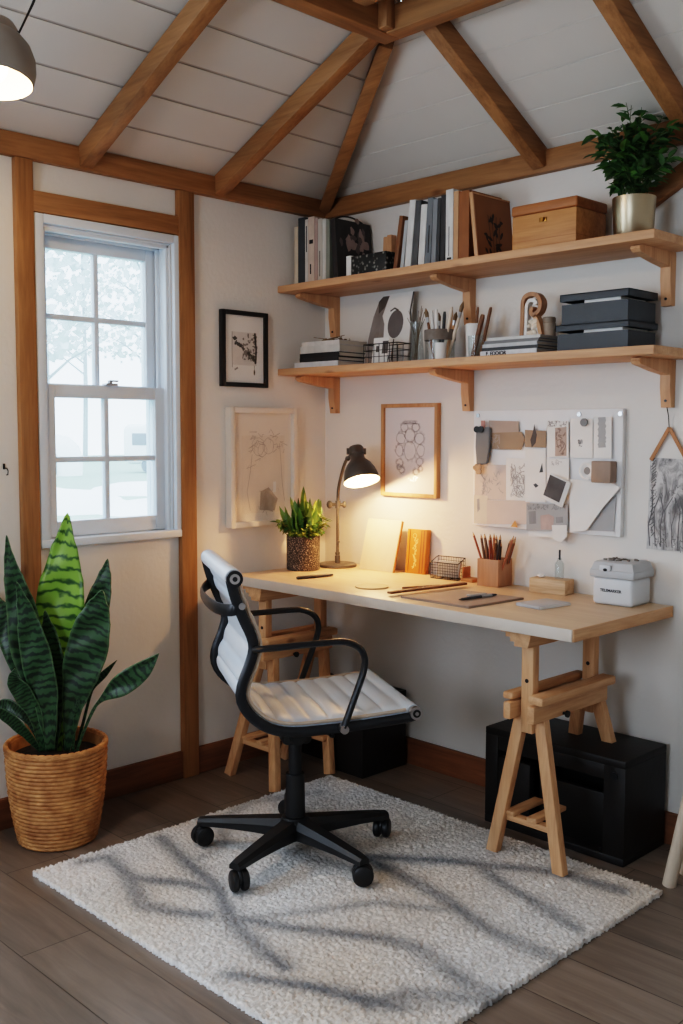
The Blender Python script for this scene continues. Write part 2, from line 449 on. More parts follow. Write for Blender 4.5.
S(bx(0, RX, -0.016, 0, 0, 0.098).build('baseboard_right', BASEB['x']), 'brown wooden baseboard along the desk wall', 'baseboard')
trim(MB().bar((1.33, -0.016, 1.885), (1.80, -0.016, 2.14), 0.03, 0.055), BEAM['x'], 'slanted brown timber brace on the desk wall by the brass pot', 'brace')
# rafters
P = Vector((0.727, -0.438, Z0 + MA * 0.727))
def rafter(a, b, nrm, label, w=0.048, h=0.062):
    a = Vector(a); b = Vector(b); nrm = Vector(nrm).normalized()
    mb = MB().bar(a - nrm * h / 2, b - nrm * h / 2, w, h, nrm)
    ax = 'x' if abs((b - a).x) > abs((b - a).y) else 'y'
    return trim(mb, BEAM[ax], label, 'rafter')
nA = Vector((-MA, 0, 1)); nB = Vector((0, MBp, 1))
zA = lambda x: Z0 + MA * x
zB = lambda y: Z0 - MBp * y
for y0, y1, lb in ((-1.075, -1.105, 'brown rafter sloping up nearest to the pendant lamp'), (-0.540, -0.570, 'brown rafter between the pendant-side rafter and the hip')):
    rafter((0.0, y0, zA(0.0)), (0.80, y1, zA(0.78)), nA, lb)
for x0, x1, lb in ((1.024, 0.955, 'brown rafter above the leaning brown board and wooden box'), (1.530, 1.470, 'brown rafter above the brass plant pot')):
    rafter((x0, 0, zB(0)), (x1, -0.50, zB(-0.50)), nB, lb)
hd = (P - Vector((0, 0, Z0))); hn = Vector((-MA, MBp, 1.0))
rafter((0.0, 0.0, Z0), P + hd * 0.05, hn, 'brown hip rafter rising from the room corner', 0.044, 0.058)
# ring of tie beams near the peak
Q = Vector((0.818, -0.535, 2.386))      # lower outer corner of the tie beams
bz0, bz1 = Q.z, Q.z + 0.075
trim(bx(Q.x, Q.x + 0.06, -3.2, Q.y, bz0, bz1), BEAM['y'], 'brown ceiling tie beam running along the left of the peak')
trim(bx(Q.x + 0.06, 3.1, Q.y - 0.06, Q.y, bz0, bz1), BEAM['x'], 'brown ceiling tie beam running along the right of the peak')
trim(bx(Q.x + 0.06, Q.x + 0.095, Q.y - 0.095, Q.y - 0.06, bz0 + 0.004, Q.z + 0.30), BEAM['z'], 'short brown upright in the corner of the tie beams', 'post')
trim(bx(Q.x + 0.095, 3.0, Q.y - 0.235, Q.y - 0.18, Q.z + 0.03, Q.z + 0.095), BEAM['x'], 'upper brown tie beam near the peak on the right')
trim(bx(Q.x + 0.17, Q.x + 0.225, -3.0, Q.y - 0.235, Q.z + 0.03, Q.z + 0.095), BEAM['y'], 'upper brown tie beam near the peak on the left')

# ------------------------------------------------------------------ window
win = thing('window_1', 'white double-hung sash window in the left wall', 'window', (0, (WY0 + WY1) / 2, WZ0), kind='structure')
wy = lambda y: y - (WY0 + WY1) / 2
wz = lambda z: z - WZ0
def wbox(mb, x0, x1, y0, y1, z0, z1, bev=0.003):
    return mb.box(((x0 + x1) / 2, (wy(y0) + wy(y1)) / 2, (wz(z0) + wz(z1)) / 2), (x1 - x0, abs(y1 - y0), abs(z1 - z0)), None, bev)
mb = MB()
wbox(mb, 0, 0.02, -1.252, WY0, 0.885, 1.913); wbox(mb, 0, 0.02, WY1, -0.705, 0.885, 1.913); wbox(mb, 0, 0.02, WY0, WY1, WZ1, 1.913)
mb.build('window_casing', WINW, win)
mb = MB(); wbox(mb, -0.12, 0.023, -1.252, -0.705, 0.872, 0.897); mb.build('window_sill', WINW, win)
mb = MB()
for x0, x1 in ((-0.14, -0.118), (-0.075, -0.062), (-0.028, -0.006)):
    wbox(mb, x0, x1, WY0, WY0 + 0.018, WZ0, WZ1); wbox(mb, x0, x1, WY1 - 0.018, WY1, WZ0, WZ1); wbox(mb, x0, x1, WY0, WY1, WZ1 - 0.018, WZ1)
wbox(mb, -0.14, 0.0, WY0, WY0 + 0.006, WZ0, WZ1); wbox(mb, -0.14, 0, WY1 - 0.006, WY1, WZ0, WZ1); wbox(mb, -0.14, 0, WY0, WY1, WZ1 - 0.006, WZ1)
mb.build('window_frame', WINW, win)
def sash(name, x, y0, y1, z0, z1, st, rt, rb, label):
    mb = MB(); d0, d1 = x - 0.018, x + 0.018
    wbox(mb, d0, d1, y0, y0 + st, z0, z1); wbox(mb, d0, d1, y1 - st, y1, z0, z1)
    wbox(mb, d0, d1, y0 + st, y1 - st, z1 - rt, z1); wbox(mb, d0, d1, y0 + st, y1 - st, z0, z0 + rb)
    o = mb.build(name, WINW, win); o['label'] = label
    g = MB(); wbox(g, x - 0.002, x + 0.002, y0 + st - .005, y1 - st + .005, z0 + rb - .005, z1 - rt + .005, 0); g.build('pane', PANE, o, flat=True)
    g = MB(); ym = (y0 + y1) / 2; zm = (z0 + rb + z1 - rt) / 2
    wbox(g, x - 0.011, x + 0.013, ym - 0.009, ym + 0.009, z0 + rb, z1 - rt); wbox(g, x - 0.0105, x + 0.0125, y0 + st, y1 - st, zm - 0.009, zm + 0.009)
    g.build('glazing_bars', WINW, o)
    return o
sash('upper_sash', -0.098, WY0 + 0.006, WY1 - 0.006, 1.355, WZ1 - 0.006, 0.045, 0.05, 0.042, 'upper sash set further out')
sash('lower_sash', -0.045, WY0 + 0.006, WY1 - 0.006, 0.899, 1.392, 0.047, 0.042, 0.05, 'lower sash set further in')
mb = MB().box((-0.03, wy(-0.965), wz(1.397)), (0.03, 0.045, 0.008), None, .002).cyl((-0.03, wy(-0.965), wz(1.398)), (-0.03, wy(-0.965), wz(1.41)), 0.008).box((-0.025, wy(-0.955), wz(1.409)), (0.012, 0.035, 0.006), None, .002)
mb.build('sash_lock', CHROME, win)
# unseen window added on the same wall to let in fill light
w2 = thing('window_added', 'white window added out of view on the left wall for fill light', 'window', (0, -2.7, 0.9), kind='structure')
mb = MB()
for y in (-0.55, -0.02, 0.51): mb.box((-0.07, y + 0.02, 0.525), (0.06, 0.04, 1.05))
mb.box((-0.07, 0, 0.02), (0.06, 1.1, 0.04)); mb.box((-0.07, 0, 1.03), (0.06, 1.1, 0.04)); mb.build('window_frame', WINW, w2)

tag(MB().tube([(0.0, -1.362, 1.128), (0.02, -1.362, 1.128), (0.028, -1.362, 1.12), (0.026, -1.362, 1.108), (0.018, -1.362, 1.108)], 0.0018).box((0.002, -1.362, 1.133), (0.004, 0.007, 0.018), None, .001).build('wall_hook', BLACKM), 'tiny dark hook on the white wall left of the window post', 'hook')

# ------------------------------------------------------------------ outside
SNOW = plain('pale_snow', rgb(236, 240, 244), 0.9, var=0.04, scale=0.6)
LAWN = plain('hazy_lawn', rgb(146, 168, 150), 0.95, var=0.06, scale=0.5)  # lawn colour paled to imitate haze
HAZEG = plain('misty_foliage', rgb(204, 213, 215), 0.95, var=0.06, scale=3)  # misty tones from here on carry the outdoor haze in their colour
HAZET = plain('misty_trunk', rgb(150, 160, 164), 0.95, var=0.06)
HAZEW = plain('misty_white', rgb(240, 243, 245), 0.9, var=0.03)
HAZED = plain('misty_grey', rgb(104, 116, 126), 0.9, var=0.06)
S(MB().box((-30.2, 10, -0.45), (60, 120, 0.1)).build('ground', LAWN), 'pale hazy lawn outside the window', 'ground')
mb = MB()
rnd = random.Random(3)
for i in range(16):
    t = rnd.uniform(-3.2, 3.2); d = rnd.uniform(17, 25)
    c = Vector((-0.856 * d + 0.517 * t, -0.98 + 0.517 * d + 0.856 * t, -0.42))
    mb.sph(c, 1.0, (rnd.uniform(.8, 1.8), rnd.uniform(.8, 1.6), rnd.uniform(.14, .42)), 12)
S(mb.build('snow_bank', SNOW), 'white snow heaped on the lawn outside the window', 'snow')
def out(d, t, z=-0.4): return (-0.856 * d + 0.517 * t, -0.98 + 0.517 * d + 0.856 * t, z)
def trailer(loc, rz, label, L, Hh):
    r = thing('caravan', label, 'caravan', loc, rz)
    MB().box((0, 0, 0.35 + Hh / 2), (L, 1.9, Hh), None, 0.25, 3).build('body', HAZEW, r)
    for x in (-L * .3, 0.0, L * .3): MB().box((x, -0.96, 0.35 + Hh * .62), (L * .2, 0.02, Hh * .3), None, .01).build('window_panel', HAZED, r)
    for x in (-L * .25, L * .25):
        for s in (-1, 1): MB().cyl((x, s * .7, 0.3), (x, s * .92, 0.3), 0.3).build('wheel', HAZED, r)
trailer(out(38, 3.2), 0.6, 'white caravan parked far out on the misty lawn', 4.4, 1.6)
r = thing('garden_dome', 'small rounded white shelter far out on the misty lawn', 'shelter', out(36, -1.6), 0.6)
MB().lathe([(0.9, 0), (0.95, .6), (0.8, 1.1), (0.45, 1.45), (0, 1.55)], n=20).build('shell', HAZEW, r)
MB().box((0.1, -0.9, 0.45), (0.6, 0.15, 0.8), None, .05).build('opening', HAZED, r)
def tree(loc, h, cr, label, seed):
    r = thing('tree', label, 'tree', loc, 0, 'misty trees outside the window'); rn = random.Random(seed)
    mb = MB(); mb.tube(catmull([(0, 0, 0), (.1, .05, h * .3), (-.05, .1, h * .6), (0, 0, h * .9)], 4), [0.16 * (1 - .05 * i) for i in range(13)], 8)
    for k in range(9):
        a = rn.uniform(0, 2 * PI); z = h * rn.uniform(.3, .8)
        mb.tube([(0, 0, z), (math.cos(a) * cr * .5, math.sin(a) * cr * .5, z + cr * .4), (math.cos(a) * cr * .9, math.sin(a) * cr * .9, z + cr * .6)], [.06, .04, .015], 6)
    mb.build('trunk', HAZET, r)
    mb = MB()
    for k in range(1100):
        a = rn.uniform(0, 2 * PI); q = cr * math.sqrt(rn.random()); z = h * .4 + rn.random() * h * .75
        q *= 1 - abs((z / h - .72)) * .9
        c = Vector((math.cos(a) * q, math.sin(a) * q, z)); s = rn.uniform(.06, .24)
        u = Vector((rn.uniform(-1, 1), rn.uniform(-1, 1), rn.uniform(-1, 1))).normalized() * s; v = u.orthogonal().normalized() * s * .8
        mb.quad(c - u, c - v, c + u, c + v)
    mb.build('foliage', HAZEG, r, flat=True, recalc=False)
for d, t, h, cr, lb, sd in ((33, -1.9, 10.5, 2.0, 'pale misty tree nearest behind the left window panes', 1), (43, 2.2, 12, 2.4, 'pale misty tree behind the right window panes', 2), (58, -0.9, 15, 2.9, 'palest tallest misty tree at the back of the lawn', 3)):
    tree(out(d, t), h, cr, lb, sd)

# ------------------------------------------------------------------ rug
STREAKS = [[(0.438, -1.102), (0.65, -1.152), (0.823, -1.185), (0.988, -1.268), (1.132, -1.308), (1.261, -1.326)], [(0.423, -1.365), (0.445, -1.293), (0.613, -1.32), (0.742, -1.232), (0.837, -1.196)], [(0.624, -1.327), (0.766, -1.386), (0.851, -1.354), (0.934, -1.3)], [(1.198, -1.434), (1.267, -1.394), (1.362, -1.338), (1.446, -1.303), (1.55, -1.253)], [(1.005, -1.25), (1.124, -1.196), (1.235, -1.124), (1.329, -1.063), (1.421, -1.039), (1.534, -1.065), (1.621, -1.084), (1.677, -1.067)], [(1.427, -1.312), (1.5, -1.293), (1.542, -1.194), (1.668, -1.093)], [(0.965, -0.759), (1.135, -0.775), (1.274, -0.79), (1.406, -0.83), (1.516, -0.851), (1.657, -0.843)], [(0.976, -0.748), (1.13, -0.619), (1.242, -0.553), (1.372, -0.467), (1.466, -0.436), (1.594, -0.419)], [(1.232, -0.564), (1.358, -0.617), (1.475, -0.641), (1.626, -0.687)], [(1.19, -0.934), (1.282, -0.88), (1.365, -0.819)], [(0.455, -0.903), (0.392, -0.717), (0.485, -0.485)], [(0.788, -0.891), (0.92, -0.855), (1.036, -0.831)], [(1.55, -1.253), (1.60, -1.18), (1.66, -1.10)], [(0.70, -0.70), (0.90, -0.74), (0.98, -0.755)], [(1.005, -1.25), (1.10, -1.10), (1.19, -0.934)], [(0.455, -0.903), (0.60, -0.98), (0.65, -1.152)]]
def make_rug():
    import numpy as np
    from mathutils import noise
    x0, x1, y0, y1 = 0.385, 1.672, -1.492, -0.338
    nx, ny = 330, 296
    hz = 0.013
    xs = np.linspace(x0, x1, nx); ys = np.linspace(y0, y1, ny)
    X, Y = np.meshgrid(xs, ys)
    rs = np.random.RandomState(4)
    # streak darkness
    D = np.zeros_like(X)
    wob = np.zeros_like(X); wob2 = np.zeros_like(X)
    for j in range(ny):
        for i in range(nx):
            wob[j, i] = noise.fractal(Vector((X[j, i] * 7, Y[j, i] * 7, 0.3)), 0.6, 2.0, 3)
            wob2[j, i] = noise.noise(Vector((X[j, i] * 2.6, Y[j, i] * 2.6, 5.3)))
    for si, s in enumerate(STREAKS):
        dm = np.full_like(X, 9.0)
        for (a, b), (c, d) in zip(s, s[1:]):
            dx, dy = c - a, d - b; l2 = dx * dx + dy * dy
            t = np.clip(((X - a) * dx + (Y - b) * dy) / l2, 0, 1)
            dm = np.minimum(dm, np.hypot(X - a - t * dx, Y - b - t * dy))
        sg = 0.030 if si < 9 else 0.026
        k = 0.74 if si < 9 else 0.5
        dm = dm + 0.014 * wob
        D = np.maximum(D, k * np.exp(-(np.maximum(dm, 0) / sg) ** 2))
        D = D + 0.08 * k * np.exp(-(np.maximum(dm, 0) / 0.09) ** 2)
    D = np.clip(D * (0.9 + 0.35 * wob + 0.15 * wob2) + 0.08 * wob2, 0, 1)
    Zt = hz + rs.uniform(-0.0042, 0.0042, X.shape) + 0.0015 * wob
    Xj = X + rs.uniform(-0.0016, 0.0016, X.shape); Yj = Y + rs.uniform(-0.0016, 0.0016, X.shape)
    ew = lambda n: rs.uniform(-0.004, 0.004, n)
    Xj[:, 0] += ew(ny); Xj[:, -1] += ew(ny); Yj[0, :] += ew(nx); Yj[-1, :] += ew(nx)
    # rounded edge
    verts = [(float(Xj[j, i]), float(Yj[j, i]), float(Zt[j, i])) for j in range(ny) for i in range(nx)]
    faces = [(j * nx + i, j * nx + i + 1, (j + 1) * nx + i + 1, (j + 1) * nx + i) for j in range(ny - 1) for i in range(nx - 1)]
    loop = [i for i in range(nx)] + [j * nx + nx - 1 for j in range(1, ny)] + [(ny - 1) * nx + i for i in range(nx - 2, -1, -1)] + [j * nx for j in range(ny - 2, 0, -1)]
    base = len(verts)
    for k in loop: verts.append((verts[k][0], verts[k][1], 0.001))
    n = len(loop)
    for k in range(n): faces.append((loop[k], base + k, base + (k + 1) % n, loop[(k + 1) % n]))
    me = bpy.data.meshes.new('rug'); me.from_pydata(verts, [], faces)
    at = me.color_attributes.new('weave', 'FLOAT_COLOR', 'POINT')
    vals = np.zeros((len(verts), 4), dtype=np.float32); vals[:, 3] = 1
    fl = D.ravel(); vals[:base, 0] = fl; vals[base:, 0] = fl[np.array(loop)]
    pile = rs.uniform(0, 1, len(verts)); vals[:, 1] = pile
    warm = np.clip(0.5 + 0.9 * wob2, 0, 1).ravel(); vals[:base, 2] = warm
    at.data.foreach_set('color', vals.ravel())
    m, nt, b = newmat('shaggy_rug_wool')
    a = N(nt, 'ShaderNodeAttribute', attribute_name='weave'); sp = N(nt, 'ShaderNodeSeparateColor'); nt.links.new(a.outputs['Color'], sp.inputs[0])
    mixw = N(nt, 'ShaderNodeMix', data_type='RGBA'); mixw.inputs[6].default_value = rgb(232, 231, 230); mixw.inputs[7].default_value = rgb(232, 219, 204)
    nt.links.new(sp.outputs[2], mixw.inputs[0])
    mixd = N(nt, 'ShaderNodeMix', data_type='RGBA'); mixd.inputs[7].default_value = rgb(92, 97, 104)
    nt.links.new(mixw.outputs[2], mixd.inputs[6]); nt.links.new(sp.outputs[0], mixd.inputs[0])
    mr = N(nt, 'ShaderNodeMapRange'); mr.inputs['To Min'].default_value = 0.80; mr.inputs['To Max'].default_value = 1.10; nt.links.new(sp.outputs[1], mr.inputs['Value'])
    mm = N(nt, 'ShaderNodeMix', data_type='RGBA', blend_type='MULTIPLY'); mm.inputs[0].default_value = 1.0
    nt.links.new(mixd.outputs[2], mm.inputs[6]); nt.links.new(mr.outputs[0], mm.inputs[7]); nt.links.new(mm.outputs[2], b.inputs['Base Color'])
    b.inputs['Roughness'].default_value = 0.95; b.inputs['Specular IOR Level'].default_value = 0.1
    b.inputs['Sheen Weight'].default_value = 0.25
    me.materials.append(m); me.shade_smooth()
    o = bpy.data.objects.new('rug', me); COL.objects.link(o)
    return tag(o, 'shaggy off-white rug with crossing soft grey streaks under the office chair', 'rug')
make_rug()

# ------------------------------------------------------------------ desk top and trestles
DH = 0.727; DX0, DX1, DY0, DY1 = 0.080, 1.507, -0.545, -0.004
desk = thing('trestle_desk', 'long pale birch desk top resting on two wooden trestles', 'desk', ((DX0 + DX1) / 2, (DY0 + DY1) / 2, DH - 0.034))
MB().box((0, 0, 0.017), (DX1 - DX0, DY1 - DY0 - 0.006, 0.034), None, 0.002).build('worktop', DESKW, desk)
MB().box((0, -(DY1 - DY0) / 2 + 0.0015, 0.017), (DX1 - DX0 - 0.002, 0.003, 0.033), None, 0.001).build('edge_strip', DESKEDGE, desk, label='pale front edge strip')
MB().box(((DX1 - DX0) / 2 + 0.0015, 0, 0.017), (0.003, DY1 - DY0 - 0.006, 0.0335), None, 0.001).build('edge_strip', PINE['y'], desk, label='wooden end strip')

def trestle(label, cx, yf, yr, hw_f, topx, post_y, foot=0.0, zt=0.455, rear_foot=0.0):
    """adjustable trestle: splayed legs front/rear, twin rails, telescopic posts, head beam"""
    r = thing('trestle', label, 'trestle', (cx, (yf + yr) / 2, 0), 0)
    oy = (yf + yr) / 2
    L = lambda x, y, z: (x - cx, y - oy, z)
    pyf, pyr = post_y
    tx = topx
    # legs
    for yy, py in ((yf, pyf), (yr, pyr)):
        for s in (-1, 1):
            a = L(cx + s * hw_f, yy, 0.0) if yy == yf or rear_foot == 0 else L(tx + s * (.028 + .035), py + .02, rear_foot - .02); b = L(tx + s * 0.028, py + (0.012 if yy == yf else -0.012), zt + 0.005)
            mb = MB().bar(a, b, 0.036, 0.028, (0, 1, 0), 0.003)
            # cut flat at the floor
            bmesh.ops.bisect_plane(mb.bm, geom=mb.bm.verts[:] + mb.bm.edges[:] + mb.bm.faces[:], plane_co=(0, 0, foot if yy == yf else rear_foot + 0.0005), plane_no=(0, 0, 1), clear_inner=True)
            bmesh.ops.holes_fill(mb.bm, edges=[e for e in mb.bm.edges if e.is_boundary])
            mb.build('leg', PINE['z'], r)
    # twin long rails either side of the posts
    for s in (-1, 1):
        mb = MB().bar(L(tx + s * 0.040, pyf - 0.055, zt + 0.005), L(tx + s * 0.040, pyr + 0.015, zt + 0.005), 0.026, 0.05, (0, 0, 1), 0.006); mb.build('rail', PINE['y'], r)
    mb = MB().bar(L(tx + 0.052, pyf - 0.05, zt + 0.047), L(tx + 0.052, pyr + 0.02, zt + 0.047), 0.05, 0.026, (0, 0, 1), 0.007); mb.build('cap_board', PINE['y'], r)
    mb = MB().bar(L(tx - 0.045, pyf - 0.045, zt + 0.045), L(tx - 0.045, pyr + 0.02, zt + 0.045), 0.035, 0.022, (0, 0, 1), 0.007); mb.build('cap_board', PINE['y'], r)
    # posts
    for py in (pyf, pyr):
        mb = MB().bar(L(tx, py, zt - 0.06), L(tx, py, DH - 0.036), 0.040, 0.03, (0, 1, 0), 0.003)
        mb.build('post', PINE['z'], r)
    # pegs
    for py in (pyf, pyr):
        mb = MB().cyl(L(tx - 0.03, py - 0.016, 0.56), L(tx - 0.03, py - 0.0155, 0.56), 0.004, n=10)
        mb = MB().cyl(L(tx, py - 0.0165, 0.545), L(tx, py - 0.0145, 0.545), 0.006, n=12); mb.build('peg_hole', BLACKBOX, r)
    mb = MB().cyl(L(tx + 0.05, pyf + 0.09, zt - 0.012), L(tx + 0.066, pyf + 0.09, zt - 0.012), 0.004, n=12).cyl(L(tx + 0.064, pyf + 0.09, zt - 0.012), L(tx + 0.070, pyf + 0.09, zt - 0.012), 0.010, n=12); mb.build('clamp_knob', BLACK, r)
    # head beam, stepped wedge end
    zb = DH - 0.036
    prof = [(-0.070, 0), (-0.070, -0.010), (-0.054, -0.010), (-0.054, -0.022), (-0.038, -0.022), (-0.038, -0.034), (-0.024, -0.034), (-0.024, -0.046), (0.022, -0.046), (0.030, -0.012), (0.030, 0)]
    mb = MB().prism(prof, L(tx, pyf - 0.045, zb), (1, 0, 0), (0, 0, 1), (0, (pyr + 0.05) - (pyf - 0.045), 0))
    mb.build('head_beam', PINE['y'], r)
    # low stretchers between the legs
    zs = 0.125; f = zs / zt
    lx = lambda s: cx + s * hw_f + (tx + s * 0.028 - cx - s * hw_f) * f
    ly = lambda yy, py: yy + (py - yy) * f
    mb = MB().bar(L(lx(-1) - .004, ly(yf, pyf) + 0.022, zs), L(lx(1) + .0, ly(yf, pyf) + 0.022, zs), 0.03, 0.018, (0, 0, 1), .003); mb.build('stretcher', PINE['x'], r)
    if rear_foot == 0:
        mb = MB().bar(L(lx(-1) - .01, ly(yr, pyr) - 0.022, zs), L(lx(1) + .01, ly(yr, pyr) - 0.022, zs), 0.03, 0.018, (0, 0, 1), .003); mb.build('stretcher', PINE['x'], r)
    ye = ly(yr, pyr) if rear_foot == 0 else ly(yf, pyf) + .155
    for xx in (lx(-1) + .03, (lx(-1) + lx(1)) / 2 + .015):
        mb = MB().bar(L(xx, ly(yf, pyf), zs + 0.016), L(xx, ye, zs + 0.016), 0.034, 0.014, (0, 0, 1), .003); mb.build('shelf_slat', PINE['y'], r)
    return r
trestle('wooden trestle under the right end of the desk, rear feet on the black cabinet', 1.312, -0.456, -0.095, 0.118, 1.316, (-0.455, -0.140), foot=0.0175, rear_foot=0.310)
trestle('wooden trestle under the left end of the desk behind the chair', 0.225, -0.572, -0.31, 0.125, 0.205, (-0.49, -0.22))

# ------------------------------------------------------------------ office chair
CH = thing('office_chair', 'white ribbed leather swivel office chair with black frame on five casters', 'chair', (0.77, -0.853, 0.018), math.radians(61 - 90))
# local: +y forward, +x right
cz = lambda z: z - 0.016
RAILP = [(-.222, .853), (-.210, .805), (-.189, .748), (-.169, .704), (-.162, .666), (-.174, .620), (-.192, .574), (-.197, .537), (-.184, .504), (-.157, .474), (-.120, .450), (-.060, .436), (.048, .437), (.16, .443), (.267, .452), (.29, .457)]
prof = catmull([(0, y, cz(z)) for y, z in RAILP], 10)
# arc length resample
def resample(P, step):
    out = [P[0]]; acc = 0
    for a, b in zip(P, P[1:]):
        L = (b - a).length; t = 0
        while acc + (L - t) >= step:
            t += step - acc; out.append(a.lerp(b, t / L)); acc = 0
        acc += L - t
    return out
prof = resample(prof, 0.006)
HWID = 0.235
def nrm2(i):
    t = prof[min(i + 1, len(prof) - 1)] - prof[max(i - 1, 0)]; t.normalize()
    n = Vector((0, -t.z, t.y))       # rotate: points to sitter side
    if n.y < 0 and abs(t.z) > abs(t.y): n = -n
    if abs(t.z) <= abs(t.y) and n.z < 0: n = -n
    return n
bend = min(range(len(prof)), key=lambda i: (prof[i] - Vector((0, -.157, cz(.474)))).length)
def pad(i0, i1, name):
    mb = MB(); rows = []
    nl = 24
    for i in range(i0, i1 + 1):
        n = nrm2(i); s = i * 0.006
        rib = abs(math.sin(PI * s / 0.052)) ** 0.45
        row = []
        for k in range(nl + 1):
            u = -1 + 2 * k / nl
            e = max(0.0, 1 - abs(u) ** 8)
            tk = 0.010 + (0.010 + 0.009 * rib) * e ** 0.5
            row.append(mb.bm.verts.new(prof[i] + n * tk + Vector((u * (HWID - 0.012), 0, 0))))
        for k in range(nl + 1):
            u = 1 - 2 * k / nl
            e = max(0.0, 1 - abs(u) ** 8)
            tk = 0.003 - 0.010 * rib * e ** .5
            row.append(mb.bm.verts.new(prof[i] + n * tk + Vector((u * (HWID - 0.012), 0, 0))))
        rows.append(row)
    w = len(rows[0])
    for A, B in zip(rows, rows[1:]):
        for k in range(w):
            mb.bm.faces.new((A[k], A[(k + 1) % w], B[(k + 1) % w], B[k]))
    mb.bm.faces.new(rows[0]); mb.bm.faces.new(rows[-1][::-1])
    return mb.build(name, SEATW, CH, angle=60)
bk = pad(2, bend, 'backrest'); st = pad(bend, len(prof) - 2, 'seat')
top = prof[0]; frt = prof[-1]
for s in (-1, 1):
    path = [prof[i] - nrm2(i) * .005 + Vector((s * HWID, 0, 0)) for i in range(0, len(prof), 3)] + [frt + Vector((s * HWID, 0, 0))]
    MB().tube(path, 0.012, 12, sx=1.2, sy=0.85, up=(1, 0, 0)).build('side_rail', BLACKM, CH)
    # piping between pad and rail
    pp = [prof[i] + nrm2(i) * 0.016 + Vector((s * (HWID - 0.008), 0, 0)) for i in range(2, len(prof) - 2, 3)]
    MB().tube(pp, 0.005, 8).build('piping', SEATEDGE, CH)
tr_ = MB().cyl(top + Vector((-HWID, .004, 0.002)), top + Vector((HWID, .004, .002)), 0.024, n=24); tr_.build('top_roll', SEATW, bk)
fr_ = MB().cyl(frt + Vector((-HWID + .012, 0, 0.006)), frt + Vector((HWID - .012, 0, .006)), 0.017, n=24); fr_.build('front_roll', SEATW, st)
for s in (-1, 1):
    for c, rr, nm in ((top + Vector((0, .004, .002)), 0.022, 'end_cap'), (frt + Vector((0, 0, .004)), 0.018, 'end_cap')):
        a = c + Vector((s * (HWID - .004), 0, 0)); b = c + Vector((s * (HWID + 0.014), 0, 0))
        mb = MB(); mb.mi = 0; mb.cyl(a, b, rr, n=24); mb.mi = 1; mb.cyl(b, b + Vector((s * .002, 0, 0)), rr * .62, n=20); mb.mi = 0; mb.cyl(b + Vector((s * .001, 0, 0)), b + Vector((s * .004, 0, 0)), rr * .30, n=16)
        mb.build(nm, [BLACKM, CHROME] if rr > .02 else [CHROME, BLACK], CH)
# handle loop behind the back
hz_ = cz(.776)
lp = catmull([(HWID, -.199, hz_ + .006), (HWID - .006, -.225, hz_ - .006), (HWID * .60, -.252, hz_ - .012), (0, -.260, hz_ - .013), (-HWID * .60, -.252, hz_ - .012), (-HWID + .006, -.225, hz_ - .006), (-HWID, -.199, hz_ + .006)], 6)
MB().tube(lp, 0.012, 10, sx=0.5, sy=1.4, up=(0, 0, 1)).build('back_handle', BLACKM, CH)
for s in (-1, 1):
    MB().cyl((s * (HWID + .004), -.199, hz_ + .006), (s * (HWID + .016), -.199, hz_ + .006), .009, n=16).build('bolt', CHROME, CH)
for s in (-1, 1):
    X = s * (HWID + 0.022)
    ap = catmull([(s * (HWID + .006), -.166, cz(.664)), (X, -.14, cz(.668)), (X, -.05, cz(.672)), (X, .045, cz(.676)), (X, .085, cz(.673)), (X, .118, cz(.657)), (X, .134, cz(.628)), (X, .130, cz(.588)), (X, .102, cz(.510)), (X, .076, cz(.440))], 5)
    MB().tube(ap, 0.0115, 10, sx=0.8, sy=1.1, up=(1, 0, 0)).build('armrest', BLACKM, CH)
    MB().cyl((X - s * .018, .076, cz(.436)), (X + s * .012, .076, cz(.436)), .012, n=16).build('bolt', CHROME, CH)
# under seat: cross bars, mechanism, column, base
mb = MB().box((0, 0.02, cz(.424)), (HWID * 2, 0.05, 0.014), None, .003).box((0, .12, cz(.43)), (HWID * 2, 0.03, 0.012), None, .003); mb.build('under_seat_bar', BLACKM, CH)
BX, BY = .053, -.013
mb = MB().box((.03, 0.0, cz(.405)), (0.13, 0.19, 0.035), None, .008).box((BX, BY, cz(.372)), (0.075, 0.085, 0.05), None, .012).cyl((BX - .05, BY, cz(.372)), (BX + .05, BY, cz(.372)), .022, n=18); mb.build('tilt_mechanism', BLACK, CH)
MB().tube([(.05, .03, cz(.40)), (.13, .05, cz(.395)), (.19, .06, cz(.40))], .005, 8).sph((.19, .06, cz(.40)), .008, (1.8, 1, .8), 10).build('lever', BLACKM, CH)
mb = MB().cyl((BX, BY, cz(.13)), (BX, BY, cz(.255)), .029, .027, n=28).cyl((BX, BY, cz(.25)), (BX, BY, cz(.36)), .019, n=24); mb.build('gas_column', BLACK, CH)
BD = math.radians(-39) - math.radians(61 - 90)
mb = MB().lathe([(0, .128), (.036, .128), (.046, .118), (.048, .082), (.04, .066), (0, .066)], (BX, BY, cz(0)), n=30); mb.build('base_hub', BLACK, CH)
